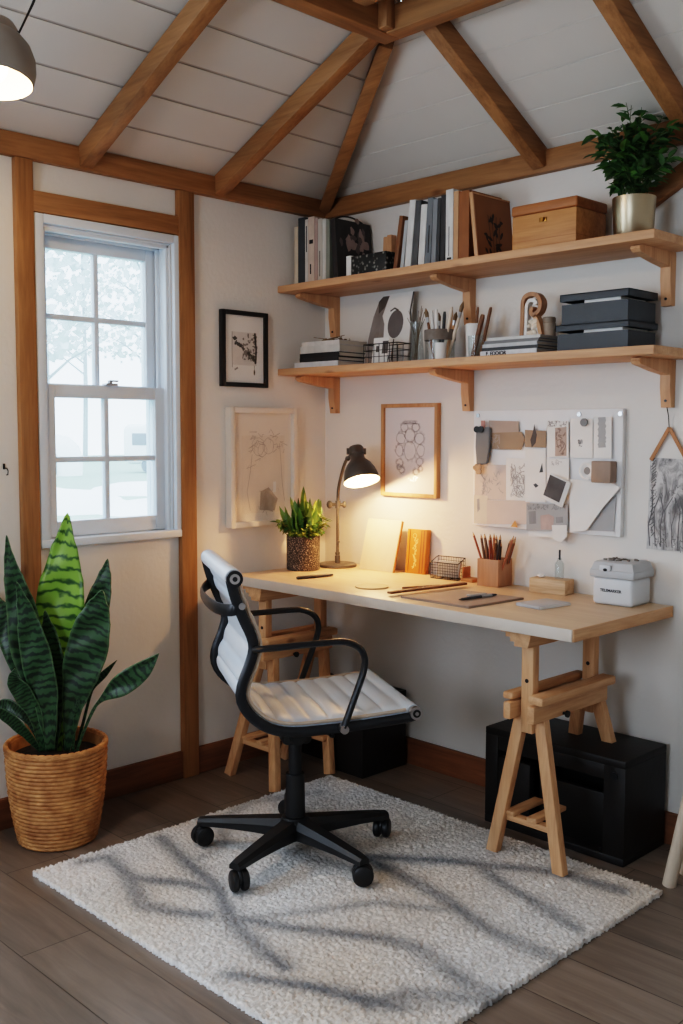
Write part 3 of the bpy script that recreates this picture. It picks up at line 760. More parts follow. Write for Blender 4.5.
for k in (36, 108, 180, 252, 324):
    a = BD + math.radians(k); d = Vector((math.cos(a), math.sin(a), 0)); p = Vector((-d.y, d.x, 0))
    BO = Vector((BX, BY, 0))
    mb = MB(); R_ = 0.278
    secs = [(0.035, .072, .124, .032), (.12, .078, .116, .028), (.20, .080, .108, .024), (R_ - .005, .079, .100, .021), (R_ + .018, .078, .096, .017)]
    rings = []
    for (q, z0, z1, w) in secs:
        c = d * q + BO
        rings.append([mb.bm.verts.new(c + p * w * x + Vector((0, 0, cz(z)))) for x, z in ((-1, z0), (1, z0), (1, z0 + (z1 - z0) * .6), (.6, z1), (-.6, z1), (-1, z0 + (z1 - z0) * .6))])
    for A, B in zip(rings, rings[1:]):
        for j in range(6): mb.bm.faces.new((A[j], A[(j + 1) % 6], B[(j + 1) % 6], B[j]))
    mb.bm.faces.new(rings[0][::-1]); mb.bm.faces.new(rings[-1])
    mb.cyl(BO + d * R_ + Vector((0, 0, cz(.062))), BO + d * R_ + Vector((0, 0, cz(.085))), .012, n=14)
    arm = mb.build('base_arm', BLACK, CH, angle=30)
    ca = a + 0.9; cd = Vector((math.cos(ca), math.sin(ca), 0)); ax = Vector((-cd.y, cd.x, 0))
    cc = BO + d * R_ + cd * .008 + Vector((0, 0, .030))
    mb = MB()
    for s in (-1, 1):
        q = ax.to_track_quat('Z', 'Y').to_matrix().to_4x4()
        mb.lathe([(0, -.011), (.022, -.011), (.028, -.007), (.0295, 0), (.028, .007), (.022, .011), (0, .011)], cc + ax * s * .0135, n=24, rot=q)
    mb.build('caster_wheel', BLACK, arm)
    mb = MB().sph(cc + Vector((0, 0, .008)) - cd * .002, .026, (1, .5, .9), 14, rot=Matrix.Rotation(ca, 4, 'Z')); mb.build('caster_hood', BLACK, arm)

# ------------------------------------------------------------------ black boxes on the floor
bb = thing('black_cabinet', 'large black wooden cabinet with recessed front under the right end of the desk', 'cabinet', (1.263, -0.142, 0))
W_, D_, H_ = 0.495, 0.240, 0.310
mb = MB()
mb.box((0, 0, H_ - .012), (W_, D_, .024), None, .004).box((0, 0, .012), (W_, D_, .024), None, .004)
mb.box((-W_ / 2 + .024, 0, H_ / 2), (.048, D_ - .002, H_ - .045), None, .003).box((W_ / 2 - .035, 0, H_ / 2), (.070, D_ - .002, H_ - .045), None, .003)
mb.box((0, D_ / 2 - .008, H_ / 2), (W_ - .04, .014, H_ - .03)).box((-.005, -D_ / 2 + .02, H_ - .045), (W_ - .11, .036, .045), None, .003)
mb.box((-.14, -D_ / 2 + .02, .12), (.12, .03, .2), None, .003)
mb.build('case', BLACKBOX, bb)
fl = MB().box((.055, -D_ / 2 + .045, .105), (.24, .02, .165), None, .004).build('door', DARKPANEL, bb)
MB().cyl((-.045, -D_ / 2 + .034, .155), (-.045, -D_ / 2 + .026, .155), .006, n=12).build('knob', BLACKM, fl)
MB().cyl((W_ / 2 - .035, -D_ / 2 + .002, H_ - .05), (W_ / 2 - .035, -D_ / 2 - .003, H_ - .05), .012, n=18).build('badge', BLACKM, bb)
MB().cyl((W_ / 2 - .075, -D_ / 2 + .002, .035), (W_ / 2 - .075, -D_ / 2 - .002, .035), .004, n=12).build('screw', BLACKM, bb)

def open_crate(name, label, x0, x1, y0, y1, h, lid=True):
    r = thing(name, label, 'box', ((x0 + x1) / 2, (y0 + y1) / 2, 0)); w, d = x1 - x0, y1 - y0
    mb = MB().box((0, 0, .006), (w - .01, d - .01, .012))
    for s in (-1, 1): mb.box((s * (w / 2 - .005), 0, h / 2), (.01, d, h), None, .002).box((0, s * (d / 2 - .005), h / 2), (w - .02, .01, h), None, .002)
    mb.build('body', BLACKBOX, r)
    if lid: MB().box((0, 0, h - .008), (w - .022, d - .022, .012), None, .003).build('lid', BLACKBOX, r)
    return r
open_crate('storage_box', 'black storage box on the floor under the desk behind the chair seat', 0.318, 0.470, -0.262, -0.03, 0.285)
mb = MB()
rn = random.Random(5)
open_crate('low_storage_box', 'low black box on the floor behind the left trestle legs', 0.075, 0.295, -0.215, -0.03, 0.12)
bag = thing('black_bag', 'slouched black cloth bag on top of the low black box under the desk', 'bag', (0.185, -0.125, 0.121))
mb = MB()
pts = [(-.10, .0), (-.105, .07), (-.08, .135), (-.03, .17), (.03, .15), (.075, .165), (.10, .12), (.108, .06), (.10, .0)]
mb.prism(pts, (0, -.075, 0), (1, 0, 0), (0, 0, 1), (0, .15, 0))
bmesh.ops.bevel(mb.bm, geom=mb.bm.edges[:], offset=.018, segments=3, affect='EDGES'); mb.build('bag_body', BLACKBOX, bag)
MB().tube(catmull([(-.06, -.02, .145), (-.04, -.03, .185), (0, -.03, .195), (.04, -.03, .185), (.06, -.02, .15)], 5), .006, 8).build('strap', BLACK, bag)

# pale leg at right edge: stool standing out of the photo
stl = thing('stool', 'pale wooden stool of which one splayed leg shows at the right edge', 'stool', (1.828, -0.200, 0))
PALE = wood('pale_whitewashed_wood', rgb(206, 192, 174), rgb(184, 168, 148), 'z', 1.2, knots=False)
for sx, sy in ((-1, -1), (-1, 1), (1, -1), (1, 1)):
    MB().cyl((sx * .172, sy * .05 - .02, 0), (sx * .095, sy * .045, .455), .019, .016, n=16).build('leg', PALE, stl)
MB().cyl((0, 0, .455), (0, 0, .485), .145, n=32).build('seat', PALE, stl)

# ------------------------------------------------------------------ basket with snake plant
def weave():
    m, nt, b = newmat('woven_rattan')
    tc = N(nt, 'ShaderNodeTexCoord'); 
    no = N(nt, 'ShaderNodeTexNoise', Scale=25.0, Detail=3.0); nt.links.new(tc.outputs['Object'], no.inputs['Vector'])
    cr = N(nt, 'ShaderNodeValToRGB'); cr.color_ramp.elements[0].color = rgb(150, 96, 52); cr.color_ramp.elements[1].color = rgb(204, 150, 96)
    cr.color_ramp.elements[0].position = .3; cr.color_ramp.elements[1].position = .7
    nt.links.new(no.outputs['Fac'], cr.inputs['Fac']); nt.links.new(cr.outputs['Color'], b.inputs['Base Color']); b.inputs['Roughness'].default_value = .6
    return m
RATTAN = weave()
sp = thing('snake_plant', 'tall snake plant with banded leaves in a woven rattan basket under the window', 'plant', (0.185, -1.305, 0))
def basket(h, r0, r1):
    mb = MB(); nr = 24; na = 112
    rings = []
    sub = 4
    for j in range(nr * sub + 1):
        t = j / (nr * sub); z = t * h
        R0 = r0 + (r1 - r0) * (t ** .8) + .006 * math.sin(PI * t)
        row = []
        jj = j / sub; ph = int(min(jj, nr - 1)) % 2
        prof_ = abs(math.sin(PI * (jj % 1.0)))
        for i in range(na):
            wv = math.cos(2 * PI * i / na * 28 + PI * ph)
            R = R0 + 0.0022 * wv * prof_ + .0042 * prof_
            row.append(mb.bm.verts.new((R * math.cos(2 * PI * i / na), R * math.sin(2 * PI * i / na), z)))
        rings.append(row)
    # inside wall
    for t in (1.0, .8):
        R = r0 + (r1 - r0) * t - .012
        rings.append([mb.bm.verts.new((R * math.cos(2 * PI * i / na), R * math.sin(2 * PI * i / na), h * t)) for i in range(na)])
    for A, B in zip(rings, rings[1:]):
        for i in range(na): mb.bm.faces.new((A[i], A[(i + 1) % na], B[(i + 1) % na], B[i]))
    mb.bm.faces.new(rings[0][::-1])
    return mb
bsk = basket(.295, .112, .148).build('basket', RATTAN, sp, angle=70)
mb = MB()
for k in range(2):
    pts = [(( .147) * math.cos(a), .147 * math.sin(a), .294 + .004 * math.sin(a * 22 + PI * k)) for a in [2 * PI * i / 132 for i in range(132)]]
    mb.tube(pts, .0075, 8, closed=True)
mb.build('rim', RATTAN, bsk)
MB().lathe([(0, .268), (.05, .272), (.1, .268), (.134, .262)], n=32).build('soil', SOIL, sp)
def leafmat(name, c_dark, c_mid, c_light, band=26.0, amt=0.6, lo_=.15, hi_=.6):
    m, nt, b = newmat(name)
    uv = N(nt, 'ShaderNodeUVMap', uv_map='UVMap'); spx = N(nt, 'ShaderNodeSeparateXYZ'); nt.links.new(uv.outputs[0], spx.inputs[0])
    mp = N(nt, 'ShaderNodeMapping'); mp.inputs['Scale'].default_value = (.16, 1.0, 1); nt.links.new(uv.outputs[0], mp.inputs['Vector'])
    oi = N(nt, 'ShaderNodeObjectInfo'); cx = N(nt, 'ShaderNodeCombineXYZ')
    m3 = N(nt, 'ShaderNodeMath', operation='MULTIPLY'); m3.inputs[1].default_value = 30; nt.links.new(oi.outputs['Random'], m3.inputs[0]); nt.links.new(m3.outputs[0], cx.inputs[1]); nt.links.new(m3.outputs[0], cx.inputs[0])
    nt.links.new(cx.outputs[0], mp.inputs['Location'])
    no = N(nt, 'ShaderNodeTexWave', wave_type='BANDS', bands_direction='Y'); no.inputs['Scale'].default_value = band * .24; no.inputs['Distortion'].default_value = 5.5; no.inputs['Detail'].default_value = 2.5; no.inputs['Detail Scale'].default_value = 2.2; no.inputs['Detail Roughness'].default_value = .6
    nt.links.new(mp.outputs[0], no.inputs['Vector'])
    cr = N(nt, 'ShaderNodeValToRGB'); e = cr.color_ramp.elements
    e[0].position = lo_; e[0].color = c_dark; e[1].position = hi_; e[1].color = c_mid
    nt.links.new(no.outputs['Fac'], cr.inputs['Fac'])
    # midrib / margin lighter
    ab = N(nt, 'ShaderNodeMath', operation='SUBTRACT'); ab.inputs[1].default_value = .5; nt.links.new(spx.outputs[0], ab.inputs[0])
    ab2 = N(nt, 'ShaderNodeMath', operation='ABSOLUTE'); nt.links.new(ab.outputs[0], ab2.inputs[0])
    r2 = N(nt, 'ShaderNodeValToRGB'); r2.color_ramp.elements[0].position = .44; r2.color_ramp.elements[0].color = (0, 0, 0, 1); r2.color_ramp.elements[1].position = .49; r2.color_ramp.elements[1].color = (1, 1, 1, 1)
    nt.links.new(ab2.outputs[0], r2.inputs['Fac'])
    fm = N(nt, 'ShaderNodeMath', operation='MULTIPLY'); fm.inputs[1].default_value = amt; nt.links.new(r2.outputs['Color'], fm.inputs[0])
    mx = N(nt, 'ShaderNodeMix', data_type='RGBA'); nt.links.new(fm.outputs[0], mx.inputs[0]); nt.links.new(cr.outputs['Color'], mx.inputs[6]); mx.inputs[7].default_value = c_light
    nt.links.new(mx.outputs[2], b.inputs['Base Color']); b.inputs['Roughness'].default_value = .38
    return m
LEAF_L = leafmat('bright_banded_leaf', rgb(40, 78, 30), rgb(128, 170, 66), rgb(70, 110, 48), 27, .4, .0, .45)
LEAF_D = leafmat('dark_banded_leaf', rgb(20, 40, 28), rgb(52, 82, 52), rgb(120, 150, 110), 30, .35)
CR = Vector((0.701, 0.713, 0)); CF = Vector((-0.711, 0.703, 0))   # across / away from the usual viewpoint
def leaf(pts, widths, depth, mat, fold=.18, twist=0.0, label=None):
    """pts: centre line (across, height) in m; depth: offset away at (base, tip)"""
    C_ = catmull([(a, 0, z) for a, z in pts], 8); n = len(C_)
    Wd = catmull([(w, 0, 0) for w in widths], 8)
    mb = MB(); uvl = mb.bm.loops.layers.uv.new('UVMap')
    nx = 8; rows = []
    for i, p in enumerate(C_):
        t = i / (n - 1); w = max(Wd[min(int(t * (len(Wd) - 1)), len(Wd) - 1)].x, .0006)
        c = CR * p.x + Vector((0, 0, p.z)) + CF * (depth[0] + (depth[1] - depth[0]) * t)
        tg = C_[min(i + 1, n - 1)] - C_[max(i - 1, 0)]
        tg = (CR * tg.x + Vector((0, 0, tg.z))).normalized()
        side = tg.cross(CF).normalized()
        ang = twist * t
        sd = side * math.cos(ang) + CF * math.sin(ang); nf = -CF * math.cos(ang) + side * math.sin(ang)
        row = []
        for k in range(nx + 1):
            u = -1 + 2 * k / nx
            row.append((mb.bm.verts.new(c + sd * u * w - nf * fold * w * (1 - u * u) * 1.0 + nf * .004 * math.sin(t * 26 + u * 3) * w / .05), (k / nx, t)))
        rows.append(row)
    for A, B in zip(rows, rows[1:]):
        for k in range(nx):
            f = mb.bm.faces.new((A[k][0], A[k + 1][0], B[k + 1][0], B[k][0]))
            for l, q in zip(f.loops, (A[k][1], A[k + 1][1], B[k + 1][1], B[k][1])): l[uvl].uv = q
    o = mb.build('leaf', mat, sp, recalc=False, angle=80)
    md = o.modifiers.new('thickness', 'SOLIDIFY'); md.thickness = .003
    if label: o['label'] = label
    return o
PXX = 55.4; PXY = 732.4; PM = 1.0 / 327.0
def lf(px, widths_px, depth, mat, **k):
    """centre line given in reference units, converted to metres"""
    zb_, zt_ = depth; n_ = len(px) - 1; pts = []
    for i, (x, y) in enumerate(px):
        q = 1 + (zb_ + (zt_ - zb_) * i / n_) / 3.103
        pts.append((((x - 341.5) * q - (PXX - 341.5)) * PM, .33 - ((y - 432) * q - (PXY - 432)) * PM))
    return leaf(pts, [w * PM for w in widths_px], depth, mat, **k)
# bright broad leaf
lf([(58, 752), (59, 700), (61, 655), (62, 610), (66, 560), (71, 514)], [3, 8, 14, 24, 23, 13, .4], (0, .02), LEAF_L, fold=.22, label='bright yellow-green banded leaf')
lf([(50, 752), (42, 700), (30, 650), (22, 600), (14, 565), (11, 536)], [3, 9, 17, 16, 11, 5, .3], (-.03, -.05), LEAF_D, fold=.2)
lf([(50, 752), (46, 700), (38, 660), (30, 620), (20, 582)], [4, 11, 15, 14, 8, .3], (-.06, -.09), LEAF_D, fold=.15)
lf([(66, 752), (74, 700), (86, 655), (97, 615), (104, 590)], [3, 10, 19, 20, 12, .4], (-.02, -.06), LEAF_D, fold=.2, twist=.15)
lf([(63, 752), (76, 690), (92, 630), (104, 585), (109.5, 559)], [3, 8, 14, 13, 7, .3], (.03, .06), LEAF_D, fold=.2)
lf([(46, 752), (30, 690), (16, 645), (4, 615), (-3, 592)], [3, 8, 13, 14, 9, .3], (.02, .05), LEAF_D, fold=.2)
lf([(42, 752), (36, 718), (24, 695), (15, 680), (17, 668)], [3, 6, 9, 9, 5, .3], (-.05, -.11), LEAF_D, fold=.2)
lf([(40, 752), (26, 735), (8, 718), (-12, 706)], [2, 4, 6, 5, .3], (-.03, -.10), LEAF_D, fold=.2)
lf([(42, 752), (30, 724), (12, 708), (-6, 704)], [2, 3, 5, 7, .3], (.02, .04), LEAF_D, fold=.2)
lf([(76, 752), (82, 735), (92, 712), (101, 700), (120, 686), (142, 670), (159, 653)], [1.3, 1.5, 1.6, 2.5, 10.5, 9, .3], (-.04, -.10), LEAF_D, fold=.25)
lf([(74, 752), (82, 725), (89, 698), (92, 686), (104, 674), (117, 660)], [1.3, 1.5, 1.6, 3.8, 3.5, .3], (.03, .05), LEAF_D, fold=.25)
lf([(72, 752), (74, 725), (78, 700), (80, 705)], [1.6, 1.6, 1.4, .5], (-.02, -.03), LEAF_D)
lf([(60, 752), (62, 690), (60, 640), (54, 590)], [3, 8, 12, 8, .3], (.05, .08), LEAF_D)
lf([(52, 752), (54, 690), (52, 650), (47, 610)], [4, 10, 13, 9, .3], (-.01, -.03), LEAF_D)

# ------------------------------------------------------------------ shelves
def bracket(mb, depth, hgt):
    pass
def shelf(label, zt, x0, x1, brx, dropz):
    r = thing('wall_shelf', label, 'shelf', ((x0 + x1) / 2, 0, zt), 0)
    cx = (x0 + x1) / 2
    MB().box((0, -.127, -.0125), (x1 - x0, .25, .025), None, .002).build('shelf_board', SHELFW['x'], r)
    for bx_ in brx:
        mb = MB()
        # upright on the wall with tapered lower end, horizontal arm with rounded nose
        up = [(0, -.026), (-.032, -.026), (-.032, -.105), (-.022, -(dropz)), (0, -(dropz))]
        mb.prism(up, (bx_ - cx - .016, -.001, 0), (0, 1, 0), (0, 0, 1), (.032, 0, 0))
        arm = [(-.032, -.026), (-.190, -.026), (-.205, -.030), (-.208, -.038), (-.198, -.046), (-.10, -.062), (-.032, -.070)]
        mb.prism(arm, (bx_ - cx - .014, -.001, 0), (0, 1, 0), (0, 0, 1), (.028, 0, 0))
        mb.build('bracket', SHELFW['z'], r, angle=25)
        mb = MB()
        for z in (-.06, -dropz + .02): mb.cyl((bx_ - cx, -.0325 if z > -.1 else -.026, z), (bx_ - cx, -.0355 if z > -.1 else -.029, z), .004, n=10)
        mb.build('screw', BLACKM, r)
    return r
ZU, ZL = 1.790, 1.479
shelf('upper wooden wall shelf with books, wooden box and brass plant pot', ZU, 0.002, 1.552, (0.068, 0.735, 1.47), 0.18)
shelf('lower wooden wall shelf with dark boxes, jars and magazines', ZL, 0.002, 1.558, (0.068, 0.732, 1.478), 0.165)

# ------------------------------------------------------------------ books on the upper shelf
PAGES = plain('page_block', rgb(214, 206, 192), 0.8, var=0.06, scale=200, stretch=(1, .05, .05))
def sleeve(nm, r, g, b, v=.12): return plain(nm, rgb(r, g, b), .55, var=v, scale=34, stretch=(1, 1, .5))
def book(x0, x1, h, cover, label, yf=-.2, d=.185, lean=0.0, group=None, name='book', bands=None):
    """standing book, spine to the front; x0..x1 at the foot, lean = shift of the top towards +x"""
    w = x1 - x0
    sh = math.atan2(lean, h)
    r = thing(name, label, 'book', (x0, yf, ZU), 0, group)
    r.rotation_euler = (0, sh, 0)
    t = min(.003, w * .2)
    lift = w * math.sin(-sh) if sh < 0 else 0
    r.location.z += max(0.0, -math.sin(sh) * 0) + (w * math.sin(sh) if sh > 0 else 0.0)
    mb = MB()
    mb.box((t / 2, d / 2, h / 2), (t, d, h)).box((w - t / 2, d / 2, h / 2), (t, d, h)).box((w / 2, t / 2, h / 2), (w - 2 * t, t, h))
    if bands:
        mb.mi = 1
        for (a, b, u0, u1) in bands: mb.box((w * (u0 + u1) / 2, -.0003, h * (a + b) / 2), (w * (u1 - u0), .0006, h * (b - a)))
    mb.build('cover', [cover, INK if bands else cover], r, flat=True)
    MB().box((w / 2, d / 2 - .001 + t / 2, h / 2), (w - 2 * t - .0004, d - t - .006, h - .008)).build('pages', PAGES, r, flat=True)
    return r
C1 = sleeve('cover_cream', 206, 192, 172); C2 = sleeve('cover_charcoal', 62, 66, 70); C3 = sleeve('cover_offwhite', 200, 198, 192)
C4 = sleeve('cover_blush', 202, 184, 170); C5 = sleeve('cover_dusty_rose', 172, 148, 140); C6 = sleeve('cover_stone', 190, 184, 174); C7 = sleeve('cover_pale', 206, 204, 198); C8 = sleeve('cover_sage', 134, 138, 128)
bk_ = ((.040, .060, .220, C1, 'thin cream book at the corner end of the upper shelf', None), (.062, .098, .250, C2, 'thick charcoal book near the corner end of the upper shelf', None), (.100, .115, .240, C3, 'thin off-white book right of the thick charcoal book', [(.5, .9, .35, .65)]),
       (.117, .150, .246, C4, 'thick blush-cream book with mottled spine on the upper shelf', [(.15, .3, .3, .5), (.6, .66, .2, .8)]), (.152, .168, .238, C5, 'dusty rose book right of the thick blush-cream book', None), (.170, .192, .232, C6, 'stone-grey book with pale spine right of the dusty rose book', [(.1, .5, .4, .55)]),
       (.194, .212, .228, C7, 'pale white book second from the dark photo album', None), (.214, .232, .222, C8, 'sage-grey book beside the dark photo album', None))
for a in bk_: book(*a[:5], bands=a[5], lean=0)
alb = book(.255, .279, .222, sleeve('cover_album', 52, 50, 50, .2), 'dark photo album with a pale picture on its cover, end of the left book row', lean=-.02)
mb = MB(); mb.mi = 0
rn = random.Random(8)
for k in range(26):
    a, b_ = rn.gauss(.10, .035), rn.gauss(.125, .04)
    mb.mi = rn.choice((0, 0, 1))
    mb.blob(ell(a, b_, rn.uniform(.008, .02), rn.uniform(.01, .026), 10, .3, seed=k)[:-1], (.026, 0, 0), (0, 1, 0), (0, 0, 1), (1, 0, 0), .0006 + k * .00004)
mb.build('cover_print', [sleeve('photo_pale', 150, 132, 126), sleeve('photo_mid', 98, 88, 86)], alb, flat=True)
MB().tube(catmull([(.0, .01, .222), (.012, .05, .237), (.016, .10, .238), (.018, .15, .224)], 5), .003, 6).build('elastic_band', BLACK, alb)

db = thing('patterned_box', 'small dark floral box with white end lying before the album on the upper shelf', 'box', (.338, -.215, ZU))
def floral():
    m, nt, b = newmat('dark_floral_paper')
    tc = N(nt, 'ShaderNodeTexCoord'); v = N(nt, 'ShaderNodeTexVoronoi', Scale=70.0); nt.links.new(tc.outputs['Object'], v.inputs['Vector'])
    cr = N(nt, 'ShaderNodeValToRGB'); cr.color_ramp.elements[0].color = rgb(150, 150, 142); cr.color_ramp.elements[0].position = .1; cr.color_ramp.elements[1].color = rgb(34, 36, 36); cr.color_ramp.elements[1].position = .42
    nt.links.new(v.outputs['Distance'], cr.inputs['Fac']); nt.links.new(cr.outputs['Color'], b.inputs['Base Color']); b.inputs['Roughness'].default_value = .5
    return m
FLORAL = floral()
MB().box((.105, .05, .036), (.17, .1, .072), None, .002).build('box_body', FLORAL, db)
MB().box((.008, .05, .038), (.024, .102, .076), None, .002).build('end_panel', WHITE, db, label='white end panel')
for i, (x, h, ln, lb) in enumerate(((.425, .145, .006, 'short wooden block leaning left behind the dark floral box'), (.452, .15, -.004, 'short wooden block leaning right behind the dark floral box'))):
    o = MB().box((0, 0, h / 2), (.022, .03, h), None, .003).build('wooden_block', SHELFW['z'], None, (x, -.10, ZU), (0, math.atan2(ln, h), 0)); tag(o, lb, 'wooden block')
o = MB().box((.009, .0, .0925), (.018, .12, .185), None, .002).build('wooden_plank', DKWOOD, None, (.545, -.14, ZU + .003), (0, math.atan2(.030, .185), 0)); tag(o, 'thin dark wooden plank leaning against the grey and white book row', 'plank')
G1 = sleeve('cover_white', 214, 214, 212); G2 = sleeve('cover_speckle', 80, 82, 84, .35); G3 = sleeve('cover_lightgrey', 176, 180, 182); G4 = sleeve('cover_bluegrey', 108, 114, 120); G5 = sleeve('cover_midgrey', 132, 136, 140); G6 = sleeve('cover_dark', 60, 62, 64); G7 = sleeve('cover_black_fleck', 52, 52, 54, .5)
rowb = ((.590, .604, .165, G3, .035, 'short pale grey book leaning at the left end of the grey and white row', None), (.607, .634, .228, G1, .032, 'white book leaning second in the grey and white row', None), (.637, .661, .222, G2, .026, 'dark speckled book leaning beside the leaning white book', None),
        (.668, .694, .205, G1, .018, 'short white book between the dark speckled book and the grey books', None), (.699, .722, .222, G4, .012, 'blue-grey book in the middle of the grey and white row', [(.2, .6, .4, .6)]), (.724, .743, .215, G5, .010, 'mid-grey book right of the blue-grey book', None),
        (.745, .757, .216, G6, .008, 'thin dark book left of the black flecked book', None), (.759, .778, .222, G7, .004, 'black flecked book left of the thick white book', None), (.780, .810, .236, G1, .0, 'thick tall white book near the brown binder', [(.05, .08, .2, .8), (.1, .5, .42, .5)]))
xr, sr, ar = .779, 0.0, 0.0
for n_, a in enumerate(reversed(rowb)):          # stack leftwards, each book resting on its right neighbour
    ang = (0, .015, .03, .04, .05, .07, .085, .10, .13)[n_]
    w_ = a[1] - a[0]
    if n_ == 0: x1_ = .810
    else: x1_ = xr - a[2] * (math.tan(ang) - math.tan(ar)) - .0012 - w_ * (1 / math.cos(ang) - 1)
    book(x1_ - w_, x1_, a[2], a[3], a[5], lean=a[2] * math.tan(ang), bands=a[6])
    xr = x1_ - w_; ar = ang
book(.812, .832, .226, sleeve('cover_tanlinen', 190, 148, 112), 'tan cloth book between the thick white book and the brown binder')
bd_ = book(.834, .876, .222, sleeve('cover_rust', 140, 88, 50), 'broad brown binder left of the leaning brown board', d=.17)
lb_ = thing('presentation_board', 'leaning brown board with dark leaf drawing and pale edge on the upper shelf', 'board', (.905, -.2, ZU)); lb_.rotation_euler = (0, math.atan2(-.026, .215), 0)
MB().box((.006, .10, .1075), (.004, .198, .213), None, .001).build('panel', BROWNCARD, lb_)
mb = MB().box((.003, .002, .1075), (.014, .006, .215), None, .001).box((.003, .10, .2125), (.014, .198, .005), None, .001); mb.build('edge_trim', SHELFW['z'], lb_)
mb = MB(); rn = random.Random(2)
for k in range(26):
    a0 = rn.uniform(.055, .135); b0 = rn.uniform(.02, .14); an = rn.uniform(-1, 1) + PI / 2 + (.7 if k % 2 else -.7); L = rn.uniform(.018, .034)
    c, s_ = math.cos(an), math.sin(an)
    mb.blob([(a0 + c * L * t - s_ * w, b0 + s_ * L * t + c * w) for t, w in ((0, 0), (.35, .0055), (.7, .005), (1, 0), (.7, -.005), (.35, -.0055))], (.008, 0, 0), (0, 1, 0), (0, 0, 1), (1, 0, 0), .0006 + k * .00003)
for k in range(4): mb.stroke([(.07 + .018 * k, .02), (.075 + .015 * k, .08), (.07 + .022 * k, .15)], .002, (.008, 0, 0), (0, 1, 0), (0, 0, 1), (1, 0, 0), .002)
mb.build('leaf_drawing', sleeve('drawing_dark', 62, 44, 32), lb_, flat=True)

# wooden keepsake box
kb = thing('keepsake_box', 'lidded wooden keepsake box with small brass catch on the upper shelf', 'box', (1.164, -.125, ZU))
MB().box((0, 0, .054), (.228, .165, .108), None, .003).build('body', BOXW, kb)
ld = MB().box((0, 0, .124), (.234, .171, .031), None, .007, 3).build('lid', BOXW_DARK, kb)
MB().box((0, 0, .030), (.2285, .1655, .0015)).build('joint_line', BOXW_DARK, kb)
mb = MB().box((0, -.0845, .085), (.026, .003, .013), None, .001).cyl((0, -.086, .085), (0, -.093, .085), .006, n=14); mb.build('catch', plain('aged_brass', rgb(150, 112, 60), .35, 1.0), kb)

# brass pot with leafy plant
bp = thing('potted_plant', 'bushy green plant in a brushed brass pot on the right end of the upper shelf', 'plant', (1.425, -.14, ZU))
MB().lathe([(0, 0), (.052, 0), (.055, .004), (.061, .117), (.058, .117), (.056, .106), (0, .104)], n=40).build('pot', BRASS, bp)
MB().lathe([(0, .107), (.056, .105)], n=24).build('soil', SOIL, bp)
def foliage(stems, leafn, size, mats, rn, spread, hmin, hmax, parent, z0, droop=.3, nm='foliage'):
    sb = MB(); lbm = MB()
    for k in range(stems):
        a = rn.uniform(0, 2 * PI); q = spread * math.sqrt(rn.random()); h = rn.uniform(hmin, hmax) * (1 - .45 * (q / spread) ** 2)
        p0 = Vector((rn.uniform(-.03, .03), rn.uniform(-.03, .03), z0)); p2 = Vector((q * math.cos(a), q * math.sin(a), z0 + h)); p1 = (p0 + p2) / 2 + Vector((0, 0, h * .12))
        C_ = catmull([p0, p1, p2], 5); sb.tube(C_, [.0018 * (1 - .06 * i) for i in range(len(C_))], 5)
        for j in range(leafn):
            t = .25 + .75 * (j + rn.random() * .6) / leafn; c = C_[min(int(t * (len(C_) - 1)), len(C_) - 1)]
            dr = Vector((math.cos(a) * .6 + rn.uniform(-1, 1), math.sin(a) * .6 + rn.uniform(-1, 1), rn.uniform(-droop, .8))).normalized()
            L = size * rn.uniform(.6, 1.25); w = L * rn.uniform(.40, .58)
            sd = dr.cross(Vector((rn.uniform(-.4, .4), rn.uniform(-.4, .4), 1))).normalized(); up = sd.cross(dr).normalized()
            lbm.mi = rn.choice(range(len(mats)))
            prof_ = ((0, 0), (.25, .8), (.5, 1), (.78, .65), (1, 0))
            cen = [lbm.bm.verts.new(c + dr * L * t_ - up * L * .18 * t_ * t_) for t_, w_ in prof_]
            lf_ = [lbm.bm.verts.new(c + dr * L * t_ + sd * w * w_ * .5 + up * w * .18 * w_ - up * L * .18 * t_ * t_) for t_, w_ in prof_[1:-1]]
            rt_ = [lbm.bm.verts.new(c + dr * L * t_ - sd * w * w_ * .5 + up * w * .18 * w_ - up * L * .18 * t_ * t_) for t_, w_ in prof_[1:-1]]
            for side in (lf_, rt_):
                ch = [cen[0]] + side + [cen[4]]
                for i in range(4):
                    f = [cen[i], ch[i], ch[i + 1], cen[i + 1]]
                    f = [v for n_, v in enumerate(f) if v not in f[:n_]]
                    if len(f) >= 3: lbm.bm.faces.new(f).material_index = lbm.mi
    sb.build('stems', STEMG, parent); return lbm.build(nm, mats, parent, angle=70, recalc=False)
foliage(46, 14, .044, [GREEND, GREEND, GREENM], random.Random(11), .130, .12, .31, bp, .106)

